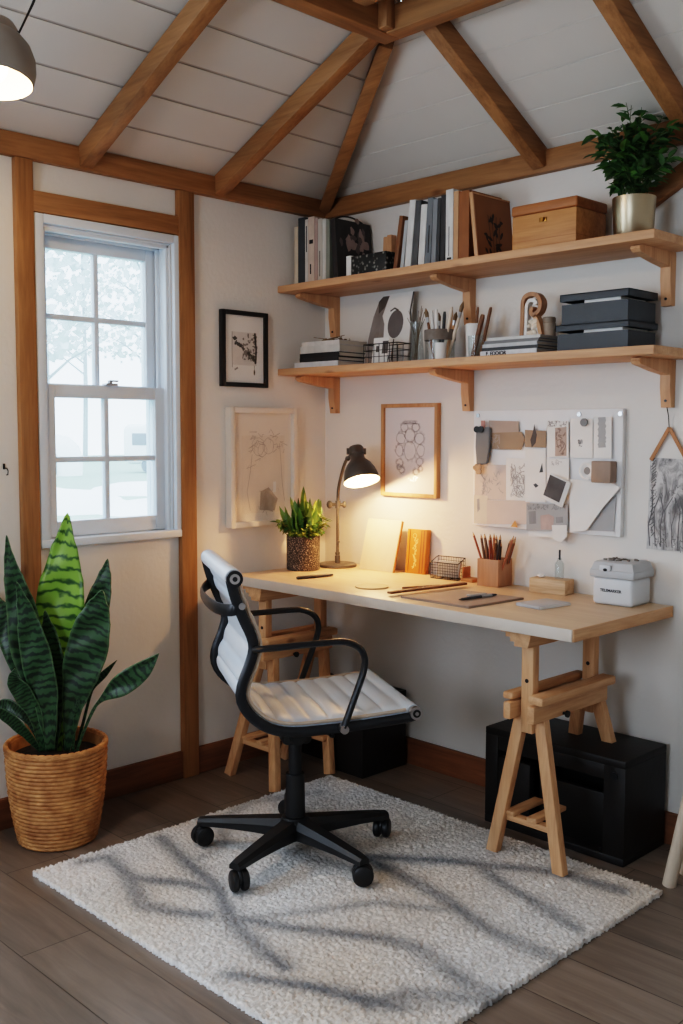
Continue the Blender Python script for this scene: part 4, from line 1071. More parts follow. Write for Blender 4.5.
# ------------------------------------------------------------------ lower shelf
def flatbook(name, x, y, z, w, d, h, rz, cover, label, group=None, cat='book', parent=None):
    r = thing(name, label, cat, (x, y, z), rz, group)
    t = min(.0025, h * .2)
    mb = MB().box((0, 0, t / 2), (w, d, t)).box((0, 0, h - t / 2), (w, d, t)).box((0, -d / 2 + t / 2, h / 2), (w, t, h - 2 * t)); mb.build('cover', cover, r, flat=True)
    MB().box((0, .002, h / 2), (w - .006, d - .008, h - 2 * t - .0003)).build('pages', PAGES, r, flat=True); return r
z = ZL
for (w, d, h, cv, rz, dx, dy, lb) in ((.225, .175, .022, sleeve('cover_white2', 206, 208, 210), .05, 0, 0, 'large white book at the bottom of the shelf book stack'), (.205, .165, .015, sleeve('cover_black1', 42, 42, 44), .02, .012, 0, 'lower of the two black books in the shelf book stack'),
                                  (.205, .162, .017, sleeve('cover_black2', 36, 36, 38), .03, .010, .002, 'upper of the two black books in the shelf book stack'), (.200, .160, .026, sleeve('cover_white3', 200, 196, 190), .06, .012, 0, 'thick white book resting on the black books of the stack'), (.197, .158, .016, sleeve('cover_white4', 208, 202, 196), .03, .013, .003, 'white book on top of the shelf book stack')):
    flatbook('book', .168 + dx, -.125 + dy, z, w, d, h, rz, cv, lb); z += h + .0004
mb = MB(); rn = random.Random(21)
for k in range(14):
    x = rn.uniform(-.06, .06); y = rn.uniform(-.04, .03)
    mb.tube([(x, y, .003), (x + rn.uniform(-.03, .03), y + rn.uniform(-.02, .02), .008), (x + rn.uniform(-.05, .05), y + rn.uniform(-.03, .03), rn.uniform(.012, .024))], .0015, 5)
    mb.sph((x, y, .008), .007, (1, 1, .8), 8)
tag(mb.build('dried_flowers', DRIED, None, (.155, -.12, z)), 'small tangle of dried brown flowers on top of the book stack', 'dried flowers')

# print leaning on wall
pr_ = thing('art_print', 'tall pale art print with grey shapes leaning on the wall of the lower shelf', 'print', (.412, -.075, ZL)); pr_.rotation_euler = (math.radians(-9), 0, 0)
outl = [(-.128, 0), (-.122, .10), (-.106, .19), (-.084, .25), (-.062, .268), (.085, .272), (.088, 0)]
MB().prism(outl, (0, 0, 0), (1, 0, 0), (0, 0, 1), (0, .002, 0)).build('sheet', WHITE, pr_, flat=True)
mb = MB(); mb.mi = 0
nY = (0, -1, 0)
mb.blob([(-.126, .005), (-.120, .10), (-.104, .19), (-.083, .248), (-.064, .264), (-.032, .264), (-.046, .225), (-.058, .19), (-.044, .16), (-.040, .10), (-.030, .005)], (0, 0, 0), (1, 0, 0), (0, 0, 1), nY, .0006)
mb.mi = 1; mb.blob(ell(.012, .155, .038, .052, 22)[:-1], (0, 0, 0), (1, 0, 0), (0, 0, 1), nY, .001)
mb.mi = 2; mb.blob([(-.085, .245), (-.066, .262), (-.034, .262), (-.05, .222), (-.078, .20)], (0, 0, 0), (1, 0, 0), (0, 0, 1), nY, .0012)
mb.stroke([(.012, .10), (.012, .02)], .006, (0, 0, 0), (1, 0, 0), (0, 0, 1), nY, .0012); mb.stroke([(-.02, .205), (.0, .215), (.02, .205)], .006, (0, 0, 0), (1, 0, 0), (0, 0, 1), nY, .0012)
mb.stroke([(.085, .268), (.078, .20), (.086, .16)], .008, (0, 0, 0), (1, 0, 0), (0, 0, 1), nY, .0012)
mb.build('printed_shapes', [sleeve('print_grey', 134, 126, 122, .2), sleeve('print_midgrey', 108, 102, 100), sleeve('print_dark', 84, 78, 74, .3)], pr_, flat=True)
# wire basket
WIRE = plain('dark_wire', rgb(56, 54, 52), .4, .7)
wb = thing('wire_basket', 'small dark wire basket holding a white card on the lower shelf', 'basket', (.488, -.165, ZL))
mb = MB()
for zz in (.004, .026, .048, .070):
    mb.tube([(.078 * math.cos(a) if False else x, y, zz) for x, y in ((-.08, -.035), (.08, -.035), (.08, .035), (-.08, .035))], .0013 if zz < .07 else .002, 6, closed=True)
for x in (-.08, -.055, -.03, -.005, .02, .045, .08):
    for y in (-.035, .035): mb.cyl((x, y, .003), (x, y, .07), .0014, n=6)
for x in (-.05, 0, .05): mb.cyl((x, -.035, .004), (x, .035, .004), .0014, n=6)
mb.build('wires', WIRE, wb)
ca = thing('card', 'white card with a dark picture standing in the wire basket', 'card', (.458, -.172, ZL + .006)); ca.rotation_euler = (math.radians(-8), 0, 0)
MB().box((0, 0, .045), (.075, .001, .09)).build('sheet', WHITE, ca); MB().box((.022, -.001, .055), (.028, .0006, .045)).box((-.015, -.001, .05), (.014, .0006, .022)).build('picture', PHOTOD, ca)
for x, y, lb in ((.445, -.14, 'dark pebble ornament in the left of the wire basket'),):
    tag(MB().sph((x, y, ZL + .027), .021, (1.2, .8, 1), 14).build('pebble', DKGREY), lb, 'ornament')
# glass vase with dry stems
gv = thing('glass_vase', 'clear glass vase with thin dried stems left of the brush jar', 'vase', (.605, -.14, ZL))
MB().lathe([(0, .003), (.026, .003), (.028, .006), (.024, .06), (.020, .11), (.024, .14), (.0225, .14), (.0185, .11), (.0225, .06), (.026, .009), (0, .008)], n=24).build('glass', CLEAR, gv)
mb = MB(); rn = random.Random(9)
for k in range(11):
    a = rn.uniform(0, 2 * PI); q = rn.uniform(.01, .04)
    mb.tube(catmull([(rn.uniform(-.008, .008), rn.uniform(-.008, .008), .012), (q * .3 * math.cos(a), q * .3 * math.sin(a), .10), (q * math.cos(a), q * math.sin(a), rn.uniform(.15, .2))], 4), .0009, 5)
mb.build('dried_stems', DRIED, gv)
# glass jar of brushes
jx, jy = .705, -.135
jar = thing('glass_jar', 'clear glass jar with dark band full of brushes on the lower shelf', 'jar', (jx, jy, ZL))
MB().lathe([(0, .002), (.048, .002), (.052, .005), (.052, .105), (.0495, .105), (.0495, .008), (0, .007)], n=32).build('glass', CLEAR, jar)
MB().lathe([(.0525, .070), (.0535, .071), (.0535, .104), (.0525, .106), (.0522, .104), (.0522, .071)], n=32, closed=True).build('band', plain('jar_label', rgb(116, 106, 98), .6, var=.2, scale=40), jar)
def stick(name, label, base, tip, r, mat, tipm=None, group=None, cat='pencil', kind='pencil'):
    base = Vector(base); tip = Vector(tip)
    o = thing(name, label, cat, base, 0, group); d = tip - base; L = d.length; u = d.normalized()
    if kind == 'pencil':
        MB().cyl((0, 0, 0), u * (L - .014), r, n=6).build('shaft', mat, o)
        MB().cyl(u * (L - .014), u * (L - .003), r, r * .3, n=6).build('sharpened_tip', PINE['z'], o); MB().cyl(u * (L - .004), d, r * .32, 0.0002, n=6).build('lead', tipm or INK, o)
    elif kind == 'brush':
        MB().tube([(0, 0, 0), u * L * .4, u * L * .72], [r * .6, r * 1.2, r * .8], 8).build('handle', mat, o)
        MB().cyl(u * L * .72, u * L * .82, r * .95, r * 1.1, n=10).build('ferrule', CHROME, o)
        MB().tube([u * L * .82, u * L * .91, d], [r * 1.1, r * 1.35, r * .25], 8).build('bristles', tipm or DRIED, o)
    else:
        MB().tube([(0, 0, 0), u * L * .5, u * L * .93, d], [r, r, r, r * .7], 8).build('shaft', mat, o)
    return o
rn = random.Random(33)
jit = ((-.03, -.068, .185, DKWOOD, 'brush', 'dark wooden brush leaning left in the glass jar'), (-.022, -.045, .175, WHITE, 'rod', 'white rod leaning left in the glass jar'), (-.012, -.022, .168, GREY, 'brush', 'grey-handled brush near the middle of the glass jar'), (-.004, -.005, .175, WHITE, 'rod', 'thick white rod in the middle of the glass jar'),
       (.005, .012, .168, DKGREY, 'rod', 'dark rod right of the thick white rod in the glass jar'), (.015, .032, .172, PINE['z'], 'rod', 'thick pine stick in the right of the glass jar'), (.020, .050, .165, SHELFW['z'], 'brush', 'brown brush leaning right in the glass jar'), (.026, .066, .176, CREAM, 'rod', 'cream stick leaning right in the glass jar'), (.033, .092, .195, CREAM, 'brush', 'long cream brush leaning far right in the glass jar'))
for i, (a, b_, h, mt, kd, lb) in enumerate(jit):
    yy = rn.uniform(-.02, .02)
    stick('paintbrush' if kd == 'brush' else 'craft_stick', lb, (jx + a * .9, jy + yy, ZL + .009), (jx + b_, jy + yy * 1.5, ZL + h), .0055, mt, None, 'brushes in the glass jar', 'brush' if kd == 'brush' else 'stick', kd)
cnd = thing('candle_cup', 'small white candle cup standing before the glass jar', 'candle', (.768, -.205, ZL))
MB().lathe([(0, 0), (.015, 0), (.0175, .003), (.0195, .055), (.0175, .055), (.017, .046), (0, .045)], n=24).build('cup', WHITE, cnd); MB().cyl((0, 0, .045), (0, 0, .054), .001, n=6).build('wick', INK, cnd)
wc = thing('white_beaker', 'tall white beaker holding a wooden brush on the lower shelf', 'cup', (.828, -.105, ZL))
MB().lathe([(0, 0), (.024, 0), (.0265, .004), (.029, .12), (.0265, .12), (.0245, .008), (0, .007)], n=28).build('beaker', WHITE, wc)
gt = thing('glass_tumbler', 'clear glass tumbler right of the white beaker', 'glass', (.872, -.15, ZL))
MB().lathe([(0, .001), (.024, .001), (.026, .004), (.029, .075), (.0275, .075), (.0245, .008), (0, .007)], n=24).build('glass', CLEAR, gt)
stick('paintbrush', 'thick brown wooden brush handle leaning from the glass tumbler', (.858, -.15, ZL + .009), (.898, -.15, ZL + .142), .008, DKWOOD, None, None, 'brush', 'rod')
stick('paintbrush', 'slim brown wooden brush handle standing upright in the glass tumbler', (.884, -.143, ZL + .009), (.918, -.135, ZL + .165), .0055, DKWOOD, None, None, 'brush', 'rod')
stick('paintbrush', 'short dark brush standing in the white beaker', (.826, -.105, ZL + .009), (.838, -.1, ZL + .175), .005, DKWOOD, None, None, 'brush', 'rod')
# magazines
z = ZL
mg = []
for i, (h, cv, dx, rz, lb) in enumerate(((.018, sleeve('mag_white', 206, 208, 210), 0, 0.0, 'thick white magazine with lettered spine at the bottom of the pile'), (.010, sleeve('mag_black', 52, 54, 56), .004, .01, 'black-spined magazine in the pile under the letter ornament'), (.011, sleeve('mag_silver', 186, 188, 190), .006, -.01, 'silver-grey magazine in the pile under the letter ornament'), (.009, sleeve('mag_grey', 112, 112, 112), .010, .012, 'grey magazine second from the top of the pile'), (.009, sleeve('mag_pale', 196, 196, 194), .018, .02, 'pale magazine on top of the pile under the letter ornament'))):
    mg.append(flatbook('magazine', 1.035 + dx, -.118, z, .215 - dx, .165, h, rz, cv, lb, cat='magazine')); z += h + .0004
def text_mesh(name, s, size, mat, parent, loc, rot, ext=.0003):
    cu = bpy.data.curves.new(name, 'FONT'); cu.body = s; cu.size = size; cu.extrude = ext; cu.offset = size * .035; cu.align_x = 'CENTER'; cu.align_y = 'CENTER'
    tmp = bpy.data.objects.new(name + '_tmp', cu); COL.objects.link(tmp)
    bpy.context.view_layer.update()
    me = bpy.data.meshes.new_from_object(tmp.evaluated_get(bpy.context.evaluated_depsgraph_get()))
    bpy.data.objects.remove(tmp); bpy.data.curves.remove(cu)
    me.materials.clear(); me.materials.append(mat)
    o = bpy.data.objects.new(name, me); COL.objects.link(o); o.parent = parent; o.location = loc; o.rotation_euler = rot
    return o
text_mesh('spine_lettering', 'F. EDDIOR', .017, INK, mg[0], (-.045, -.0832, .009), (PI / 2, 0, 0))
ZM = z
# letter R ornament
lr = thing('letter_ornament', 'carved wooden letter R with white inlay standing on the magazines', 'letter', (1.078, -.12, ZM))
mb = MB()
def ribbon(pts, w, dep, y0=-.015):
    P = catmull([(x, 0, z_) for x, z_ in pts], 6); L = []
    for i in range(len(P)):
        t = P[min(i + 1, len(P) - 1)] - P[max(i - 1, 0)]; t.normalize(); n = Vector((-t.z, 0, t.x)) * w / 2
        L.append([mb.bm.verts.new(P[i] + n + Vector((0, y0, 0))), mb.bm.verts.new(P[i] - n + Vector((0, y0, 0))), mb.bm.verts.new(P[i] - n + Vector((0, y0 + dep, 0))), mb.bm.verts.new(P[i] + n + Vector((0, y0 + dep, 0)))])
    for A, B in zip(L, L[1:]):
        for k in range(4): mb.bm.faces.new((A[k], A[(k + 1) % 4], B[(k + 1) % 4], B[k])).material_index = mb.mi
    mb.bm.faces.new(L[0][::-1]); mb.bm.faces.new(L[-1])
ribbon([(-.040, .004), (-.038, .06), (-.036, .115), (-.018, .132), (.010, .130), (.028, .108), (.024, .082), (.004, .068), (-.006, .080), (.0, .092)], .013, .03)
mb.build('letter', wood('carved_wood', rgb(176, 132, 98), rgb(140, 98, 68), 'z', 2, knots=False), lr)
mb = MB(); ribbon([(-.028, .004), (-.026, .06), (-.025, .098), (-.014, .114), (.004, .112), (.012, .102)], .011, .022, -.011); mb.build('inlay', WHITE, lr)
mb = MB(); ribbon([(.006, .066), (.022, .04), (.032, .004)], .012, .028); mb.build('letter_leg', SHELFW['z'], lr)
mb = MB(); rn = random.Random(4)
for k in range(16): mb.sph((-.012 + rn.uniform(-.008, .026), -.012, rn.uniform(.008, .058)), rn.uniform(.006, .010), (1, .6, 1), 8)
mb.build('carving', CREAM, lr)
tl = thing('lidded_jar', 'small stone-coloured lidded jar beside the wooden letter R', 'jar', (1.118, -.10, ZM))
MB().lathe([(0, 0), (.020, 0), (.021, .004), (.021, .042), (.018, .046), (0, .046)], n=20).build('jar_body', plain('stone_jar', rgb(168, 152, 136), .7, var=.2, scale=40), tl); MB().lathe([(0, .046), (.0205, .046), (.0205, .058), (.018, .061), (0, .061)], n=20).build('lid', plain('stone_lid', rgb(140, 126, 112), .6, var=.15), tl)
# slate storage boxes
def slatebox(x0, x1, z0, h, label, gap, y0=-.2, y1=-.035):
    w = x1 - x0; d = y1 - y0
    r = thing('storage_box', label, 'box', ((x0 + x1) / 2, (y0 + y1) / 2, z0))
    hb = h * .66; lh = h * .24
    mb = MB().box((0, 0, .002), (w - .008, d - .008, .004))
    for s in (-1, 1): mb.box((s * (w / 2 - .006), 0, hb / 2), (.003, d - .010, hb)).box((0, s * (d / 2 - .006), hb / 2), (w - .010, .003, hb))
    mb.build('box_body', SLATE, r)
    mb = MB().box((0, 0, h - .002), (w, d, .004), None, .001)
    for s in (-1, 1): mb.box((s * (w / 2 - .0015), 0, h - lh / 2), (.003, d, lh), None, .0005).box((0, s * (d / 2 - .0015), h - lh / 2), (w, .003, lh), None, .0005)
    mb.build('lid', SLATE, r)
    mb = MB().box((gap, .004, hb * .55 + .003), (w * .52, d * .86, hb + h * .10)); mb.build('contents', WHITE, r)
    return r
slatebox(1.208, 1.452, ZL, .080, 'lower of the two slate-grey lidded boxes on the lower shelf', .03)
slatebox(1.222, 1.450, ZL + .0805, .088, 'upper of the two slate-grey lidded boxes on the lower shelf', .02)

# ------------------------------------------------------------------ pictures on the walls
def frame(name, label, wall, a0, a1, z0, z1, fw, fd, mat, mat_w, art, cat='framed picture', paper=WHITE, glass=True):
    """wall 'A': plane x=0, a = y ; wall 'B': plane y=0, a = x"""
    w = a1 - a0; h = z1 - z0; ca_ = (a0 + a1) / 2
    if wall == 'A': r = thing(name, label, cat, (0, ca_, z0)); o = (0, 0, 0); u = Vector((0, 1, 0)); n = Vector((1, 0, 0))
    else: r = thing(name, label, cat, (ca_, 0, z0)); o = (0, 0, 0); u = Vector((1, 0, 0)); n = Vector((0, -1, 0))
    v = Vector((0, 0, 1))
    def slab(mb, x0, x1, y0, y1, d0, d1, bev=.0015):
        c = u * (x0 + x1) / 2 + v * (y0 + y1) / 2 + n * (d0 + d1) / 2
        d = Vector((abs(u.x) * (x1 - x0) + abs(n.x) * (d1 - d0), abs(u.y) * (x1 - x0) + abs(n.y) * (d1 - d0), y1 - y0))
        mb.box(c, d, None, bev)
    mb = MB()
    slab(mb, -w / 2, -w / 2 + fw, 0, h, .001, fd); slab(mb, w / 2 - fw, w / 2, 0, h, .001, fd); slab(mb, -w / 2 + fw, w / 2 - fw, 0, fw, .001, fd); slab(mb, -w / 2 + fw, w / 2 - fw, h - fw, h, .001, fd)
    mb.build('frame', mat, r)
    mb = MB(); slab(mb, -w / 2 + fw, w / 2 - fw, fw, h - fw, .001, fd * .5, 0); mt_ = mb.build('mount', paper, r, flat=True)
    mb = MB(); mats = art(mb, w, h, u * 1.0, v, n, n * fd * .5); mb.build('drawing', mats, mt_, flat=True)
    if glass:
        mb = MB(); slab(mb, -w / 2 + fw, w / 2 - fw, fw, h - fw, fd * .7, fd * .7 + .0015, 0); mb.build('glass', FRAMEGLASS, r, flat=True)
    return r
def art_dark(mb, w, h, u, v, n, o):
    rn = random.Random(3)
    mb.mi = 2; mb.blob([(-.055, .08), (.06, .08), (.06, .20), (-.055, .20)], o, u, v, n, .0003)
    mb.mi = 0
    for k in range(40):
        t = rn.random(); x = -.05 + .10 * t + rn.gauss(0, .004); z_ = .185 - .085 * t ** .8 + rn.gauss(0, .005)
        mb.blob(ell(x, z_, rn.uniform(.003, .008), rn.uniform(.003, .009), 8, .3, seed=k)[:-1], o, u, v, n, .0006 + k * 1e-5)
    mb.mi = 1
    for k in range(60):
        x = rn.uniform(-.01, .06); lo = .10 - .0 * x; z_ = rn.uniform(.10, .20)
        if z_ > .195 - (0.06 - x) * .6 and rn.random() < .6: continue
        mb.blob(ell(x, z_, rn.uniform(.002, .007), rn.uniform(.002, .008), 7, .4, seed=100 + k)[:-1], o, u, v, n, .001 + k * 1e-5)
    mb.mi = 0; mb.stroke([(.05, .20), (.056, .14), (.054, .10)], .008, o, u, v, n, .002)
    mb.blob(ell(.048, .055, .004, .011, 8)[:-1], o, u, v, n, .0008); mb.stroke([(.048, .08), (.048, .05)], .002, o, u, v, n)
    mb.mi = 1; mb.stroke([(-.056, .07), (-.057, .13), (-.056, .20)], .0025, o, u, v, n, .001); mb.stroke([(-.045, .062), (-.03, .07)], .006, o, u, v, n)
    return [sleeve('art_charcoal', 84, 82, 78, .3), sleeve('art_grey', 136, 132, 128, .25), sleeve('art_paper', 214, 209, 204, .04)]
frame('black_framed_picture', 'small black-framed sketch on the wall right of the window', 'A', -.531, -.315, 1.405, 1.681, .016, .022, plain('black_frame', rgb(28, 28, 30), .4), 0, art_dark)
def art_faint(mb, w, h, u, v, n, o):
    rn = random.Random(5)
    mb.mi = 1; mb.blob([(-.10, .05), (.11, .05), (.11, .34), (-.10, .34)], o, u, v, n, .0003)
    mb.mi = 0
    for k in range(30):
        x = rn.gauss(.0, .05); z_ = rn.gauss(.30, .022)
        mb.stroke([(x, z_), (x + rn.uniform(-.02, .02), z_ + rn.uniform(-.015, .015)), (x + rn.uniform(-.03, .03), z_ + rn.uniform(-.02, .02))], .0022, o, u, v, n, .0006)
    for cx, cz_, r_ in ((.0, .285, .022), (-.02, .30, .03), (.03, .30, .026)): mb.stroke(ell(cx, cz_, r_, r_ * 1.1, 18, .12, seed=int(r_ * 1e4)), .002, o, u, v, n, .0006)
    mb.stroke([(-.05, .27), (-.06, .20), (-.075, .13), (-.06, .06)], .0025, o, u, v, n, .0006); mb.stroke([(.085, .31), (.092, .24), (.098, .16), (.11, .09)], .0025, o, u, v, n, .0006)
    mb.mi = 2
    mb.blob([(-.015, .06), (.06, .055), (.075, .10), (.03, .145), (-.01, .13)], o, u, v, n, .0006); mb.blob([(.02, .06), (.05, .05), (.05, .09), (.03, .10)], o, u, v, n, .0009)
    for k in range(16):
        x = rn.uniform(-.02, .08); z_ = rn.uniform(.05, .14); mb.stroke([(x, z_), (x + rn.uniform(-.02, .02), z_ + rn.uniform(-.02, .03))], .002, o, u, v, n, .0012)
    mb.mi = 3; mb.blob([(.052, .125), (.066, .125), (.066, .165), (.052, .165)], o, u, v, n, .0012)
    return [sleeve('faint_line', 176, 168, 160), sleeve('faint_paper', 220, 210, 198, .03), sleeve('faint_wash', 166, 156, 146, .15), WHITE]
frame('white_framed_picture', 'large white-framed faint pencil drawing above the desk plant', 'A', -.505, -.180, .887, 1.330, .020, .034, plain('white_frame', rgb(224, 216, 206), .5, var=.03), 0, art_faint, paper=plain('ivory_mount', rgb(226, 218, 208), .8, var=.02))
def art_lace(mb, w, h, u, v, n, o):
    mb.mi = 0; wl = .0016
    rings = [(0, .17, .028, .034), (0, .225, .024, .026), (-.046, .215, .022, .02), (.046, .215, .022, .02), (-.052, .170, .018, .022), (.052, .172, .018, .022), (-.028, .255, .017, .016), (.028, .255, .017, .016), (-.05, .125, .016, .014), (.048, .130, .016, .014), (-.04, .098, .013, .012), (.03, .093, .013, .011), (-.052, .108, .010, .010), (.052, .105, .009, .009)]
    for i, (x, z_, a, b) in enumerate(rings):
        mb.stroke(ell(x, z_, a, b, 22, .10, seed=i), wl, o, u, v, n, .0006)
        rn = random.Random(i)
        for k in range(10):
            an = 2 * PI * k / 10; px, pz = x + a * 1.12 * math.cos(an), z_ + b * 1.12 * math.sin(an)
            if rn.random() < .6: mb.stroke(ell(px, pz, .004, .004, 8, .3, seed=k + i * 20), .0012, o, u, v, n, .0006)
    for k in range(9): mb.stroke(ell(-.03 + .0075 * k, .272 + .002 * (k % 2), .0045, .007, 8, .2, seed=k + 300), .0013, o, u, v, n, .0006)
    mb.stroke([(-.03, .268), (0, .272), (.03, .268)], .0016, o, u, v, n, .0006)
    return [sleeve('lace_line', 136, 124, 122)]
frame('wood_framed_picture', 'wood-framed line drawing on the desk wall right of the desk lamp', 'B', .325, .601, 1.003, 1.345, .014, .022, wood('oak_frame', rgb(196, 150, 108), rgb(160, 114, 76), 'z', 2, knots=False), 0, art_lace, paper=plain('lilac_white_paper', rgb(226, 220, 220), .7, var=.02))

# ------------------------------------------------------------------ pin board
PB = thing('pin_board', 'white pin board covered with papers on the desk wall', 'pin board', (1.054, 0, .920))
MB().box((-.003, -.011, .197), (.572, .020, .394), None, .002).build('board', plain('white_board', rgb(234, 234, 234), .5, var=.02), PB)
for x in (-.27, .13, .275): MB().cyl((x, -.021, .378), (x, -.025, .378), .007, n=14).build('screw', CHROME, PB)
# board layout: perspective-corrected sheet coordinates
def bpt(u, v):
    k = 0.000221305 * u - 1.66178e-05 * v + 1
    return ((0.00125572 * u + 3.93562e-07 * v + 0.732223) / k, (0.000276135 * u - 0.000878839 * v + 1.35182) / k)
_bxp = lambda px: .762 + (px - 30.0) / 600 * .584         # board crop units -> x
bzp = lambda pz: 1.312 - (pz - 38.0) / 480 * .394          # (averaged slope)
def skew(px, pz): return pz + (px - 330) * .012
def pt(px, pz):
    a, b = bpt(px, pz); return (a - 1.054, b - .920)
LAY = [0]
def paper(name, label, poly, mat, cat='paper', art=None, mats=None, lift=None, curl=0.0, grp='papers on the pin board'):
    LAY[0] += 1
    y = -.0222 - .0008 * LAY[0] if lift is None else -lift
    P = [pt(*p) for p in poly]
    cx = sum(p[0] for p in P) / len(P); cz_ = sum(p[1] for p in P) / len(P)
    r = thing(name, label, cat, (1.054 + cx, y, .920 + cz_), 0, grp)
    Q = [(a - cx, b - cz_) for a, b in P]
    MB().prism(Q, (0, 0, 0), (1, 0, 0), (0, 0, 1), (0, -.0007, 0)).build('sheet', mat, r, flat=True)
    if art:
        mb = MB(); 
        f = lambda px, pz: (pt(px, pz)[0] - cx, pt(px, pz)[1] - cz_)
        art(mb, f); mb.build('printing', mats, r, flat=True)
    return r
ON = ((0, -.0007, 0), (1, 0, 0), (0, 0, 1), (0, -1, 0))
def strokes_in(mb, f, x0, x1, z0, z1, n, seed, w=.0018, l=18, mi=0):
    rn = random.Random(seed); mb.mi = mi
    for k in range(n):
        x = rn.uniform(x0, x1); z_ = rn.uniform(z0, z1)
        pts = [f(x, z_)]
        for j in range(3):
            x = min(max(x + rn.uniform(-l, l) * .6, x0), x1); z_ = min(max(z_ + rn.uniform(-l, l), z0), z1); pts.append(f(x, z_))
        mb.stroke(pts, w, *ON[:3], ON[3], .0005 + k * 1e-5)
def rectp(x0, z0, x1, z1): return [(x0, z0), (x1, z0 + 3), (x1, z1), (x0, z1 - 3)]
paper('pinned_paper', 'blush sheet with a faint sketch at the left edge of the pin board', rectp(34, 258, 160, 402), PINKISH, art=lambda mb, f: strokes_in(mb, f, 60, 150, 270, 390, 26, 1), mats=[SOFTGREY])
paper('pinned_paper', 'narrow pale strip at the lower left corner of the pin board', rectp(32, 382, 88, 498), CREAM, art=lambda mb, f: mb.blob([f(44, 398), f(54, 396), f(56, 440), f(46, 452)], *ON[:3], ON[3]), mats=[SOFTGREY])
paper('pinned_paper', 'wide blush strip along the bottom left of the pin board', rectp(84, 402, 256, 500), PINKISH)
paper('pinned_paper', 'white sketch sheet with grey flower study left of centre on the pin board', rectp(162, 232, 246, 405), WHITE, art=lambda mb, f: (strokes_in(mb, f, 182, 236, 255, 390, 46, 2, .0026, 22)), mats=[SOFTGREY])
paper('pinned_paper', 'tall white sheet with two small dark marks on the pin board', rectp(240, 196, 322, 412), WHITE, art=lambda mb, f: (mb.blob([f(296, 292), f(308, 252), f(312, 290)], *ON[:3], ON[3]), mb.blob([f(272, 340), f(282, 334), f(294, 345), f(282, 353)], *ON[:3], ON[3])), mats=[DKGREY])
paper('pinned_paper', 'beige sheet behind the clips at the top left of the pin board', rectp(94, 82, 214, 150), BEIGE)
paper('pinned_paper', 'taupe card under the beige sheet on the pin board', [(108, 132), (226, 128), (240, 160), (224, 200), (108, 198)], TAN, art=lambda mb, f: strokes_in(mb, f, 112, 138, 140, 196, 10, 5, .003, 22), mats=[BEIGE])
paper('pinned_paper', 'tan card with a dark feather at the top of the pin board', rectp(240, 120, 324, 192), TAN, art=lambda mb, f: mb.blob([f(278, 96), f(288, 140), f(284, 172), f(268, 192), f(262, 160), f(272, 130)], *ON[:3], ON[3]), mats=[sleeve('feather', 74, 66, 62)])
paper('pinned_paper', 'narrow white sheet with sketches in the middle of the pin board', rectp(330, 84, 416, 232), WHITE, art=lambda mb, f: (strokes_in(mb, f, 334, 410, 84, 106, 26, 6, .0018, 10, 0), setattr(mb, 'mi', 1), mb.blob([f(362, 112), f(408, 108), f(408, 224), f(362, 226)], *ON[:3], ON[3], .0004), strokes_in(mb, f, 366, 404, 116, 220, 16, 7, .004, 20, 2)), mats=[PENCIL_LINE, sleeve('sepia_block', 182, 158, 144, .1), sleeve('sepia_dark', 140, 116, 104)])
paper('pinned_paper', 'white sheet with pencil note below the middle sketches on the pin board', rectp(328, 234, 418, 345), WHITE, art=lambda mb, f: strokes_in(mb, f, 350, 392, 240, 262, 12, 8, .0014, 8), mats=[SOFTGREY])
paper('pinned_paper', 'white sheet with dark round magnet at the upper right of the pin board', rectp(424, 74, 514, 234), GREYP if False else WHITE, art=lambda mb, f: strokes_in(mb, f, 456, 478, 160, 186, 12, 9, .0022, 8), mats=[GREY])
o = MB().cyl((0, 0, 0), (0, -.006, 0), .0125, n=22); tag(o.build('magnet', GREY, None, (1.054 + pt(484, 90)[0], -.036, .920 + pt(484, 90)[1])), 'dark grey round magnet on the pin board', 'magnet')
paper('pinned_paper', 'pale strip with a grey smudge at the right of the pin board', rectp(518, 66, 590, 236), WHITE, art=lambda mb, f: [mb.blob([f(536 + rr, 70 + 12 * k), f(566 + rr, 68 + 12 * k), f(568 - rr, 82 + 12 * k), f(538 - rr, 84 + 12 * k)], *ON[:3], ON[3], .0004 + k * 1e-5) for k, rr in enumerate((0, 3, -2, 4, 0, 2, -3, 2, 4, 0))], mats=[GREYP])
paper('curled_paper', 'large white sheet with curled corner at the lower right of the pin board', [(424, 318), (590, 330), (628, 352), (560, 430), (492, 524), (426, 530)], WHITE, lift=.036)
paper('pinned_paper', 'grey sheet showing under the curled white sheet on the pin board', [(628, 352), (604, 380), (594, 528), (490, 524), (560, 430)], GREYP, lift=.0245)
paper('pinned_paper', 'printed collage sheet at the bottom middle of the pin board', rectp(250, 414, 416, 526), GREYP, lift=.034, art=lambda mb, f: (setattr(mb, 'mi', 0), mb.blob([f(306, 464), f(340, 458), f(362, 470), f(356, 520), f(308, 520)], *ON[:3], ON[3]), setattr(mb, 'mi', 1), mb.blob([f(258, 448), f(288, 445), f(290, 496), f(262, 498)], *ON[:3], ON[3]), mb.blob([f(368, 470), f(396, 468), f(398, 492), f(370, 494)], *ON[:3], ON[3]), strokes_in(mb, f, 256, 408, 418, 440, 26, 12, .003, 12, 1)), mats=[sleeve('rose_patch', 184, 160, 152, .15), sleeve('grey_patch', 140, 140, 140, .15)])
paper('paper_tag', 'white pennant-shaped tag hanging from the bottom of the pin board', [(354, 502), (414, 502), (414, 548), (388, 572), (358, 556)], WHITE, 'tag', lift=.037)
paper('pinned_paper', 'white paper strip hanging below the collage sheet of the pin board', [(252, 520), (356, 528), (356, 553), (252, 548)], WHITE, lift=.0255)
paper('paper_flag', 'small orange paper flag at the bottom of the pin board above the pencils', [(188, 508), (206, 482), (216, 512)], ORANGE, 'flag', lift=.036)
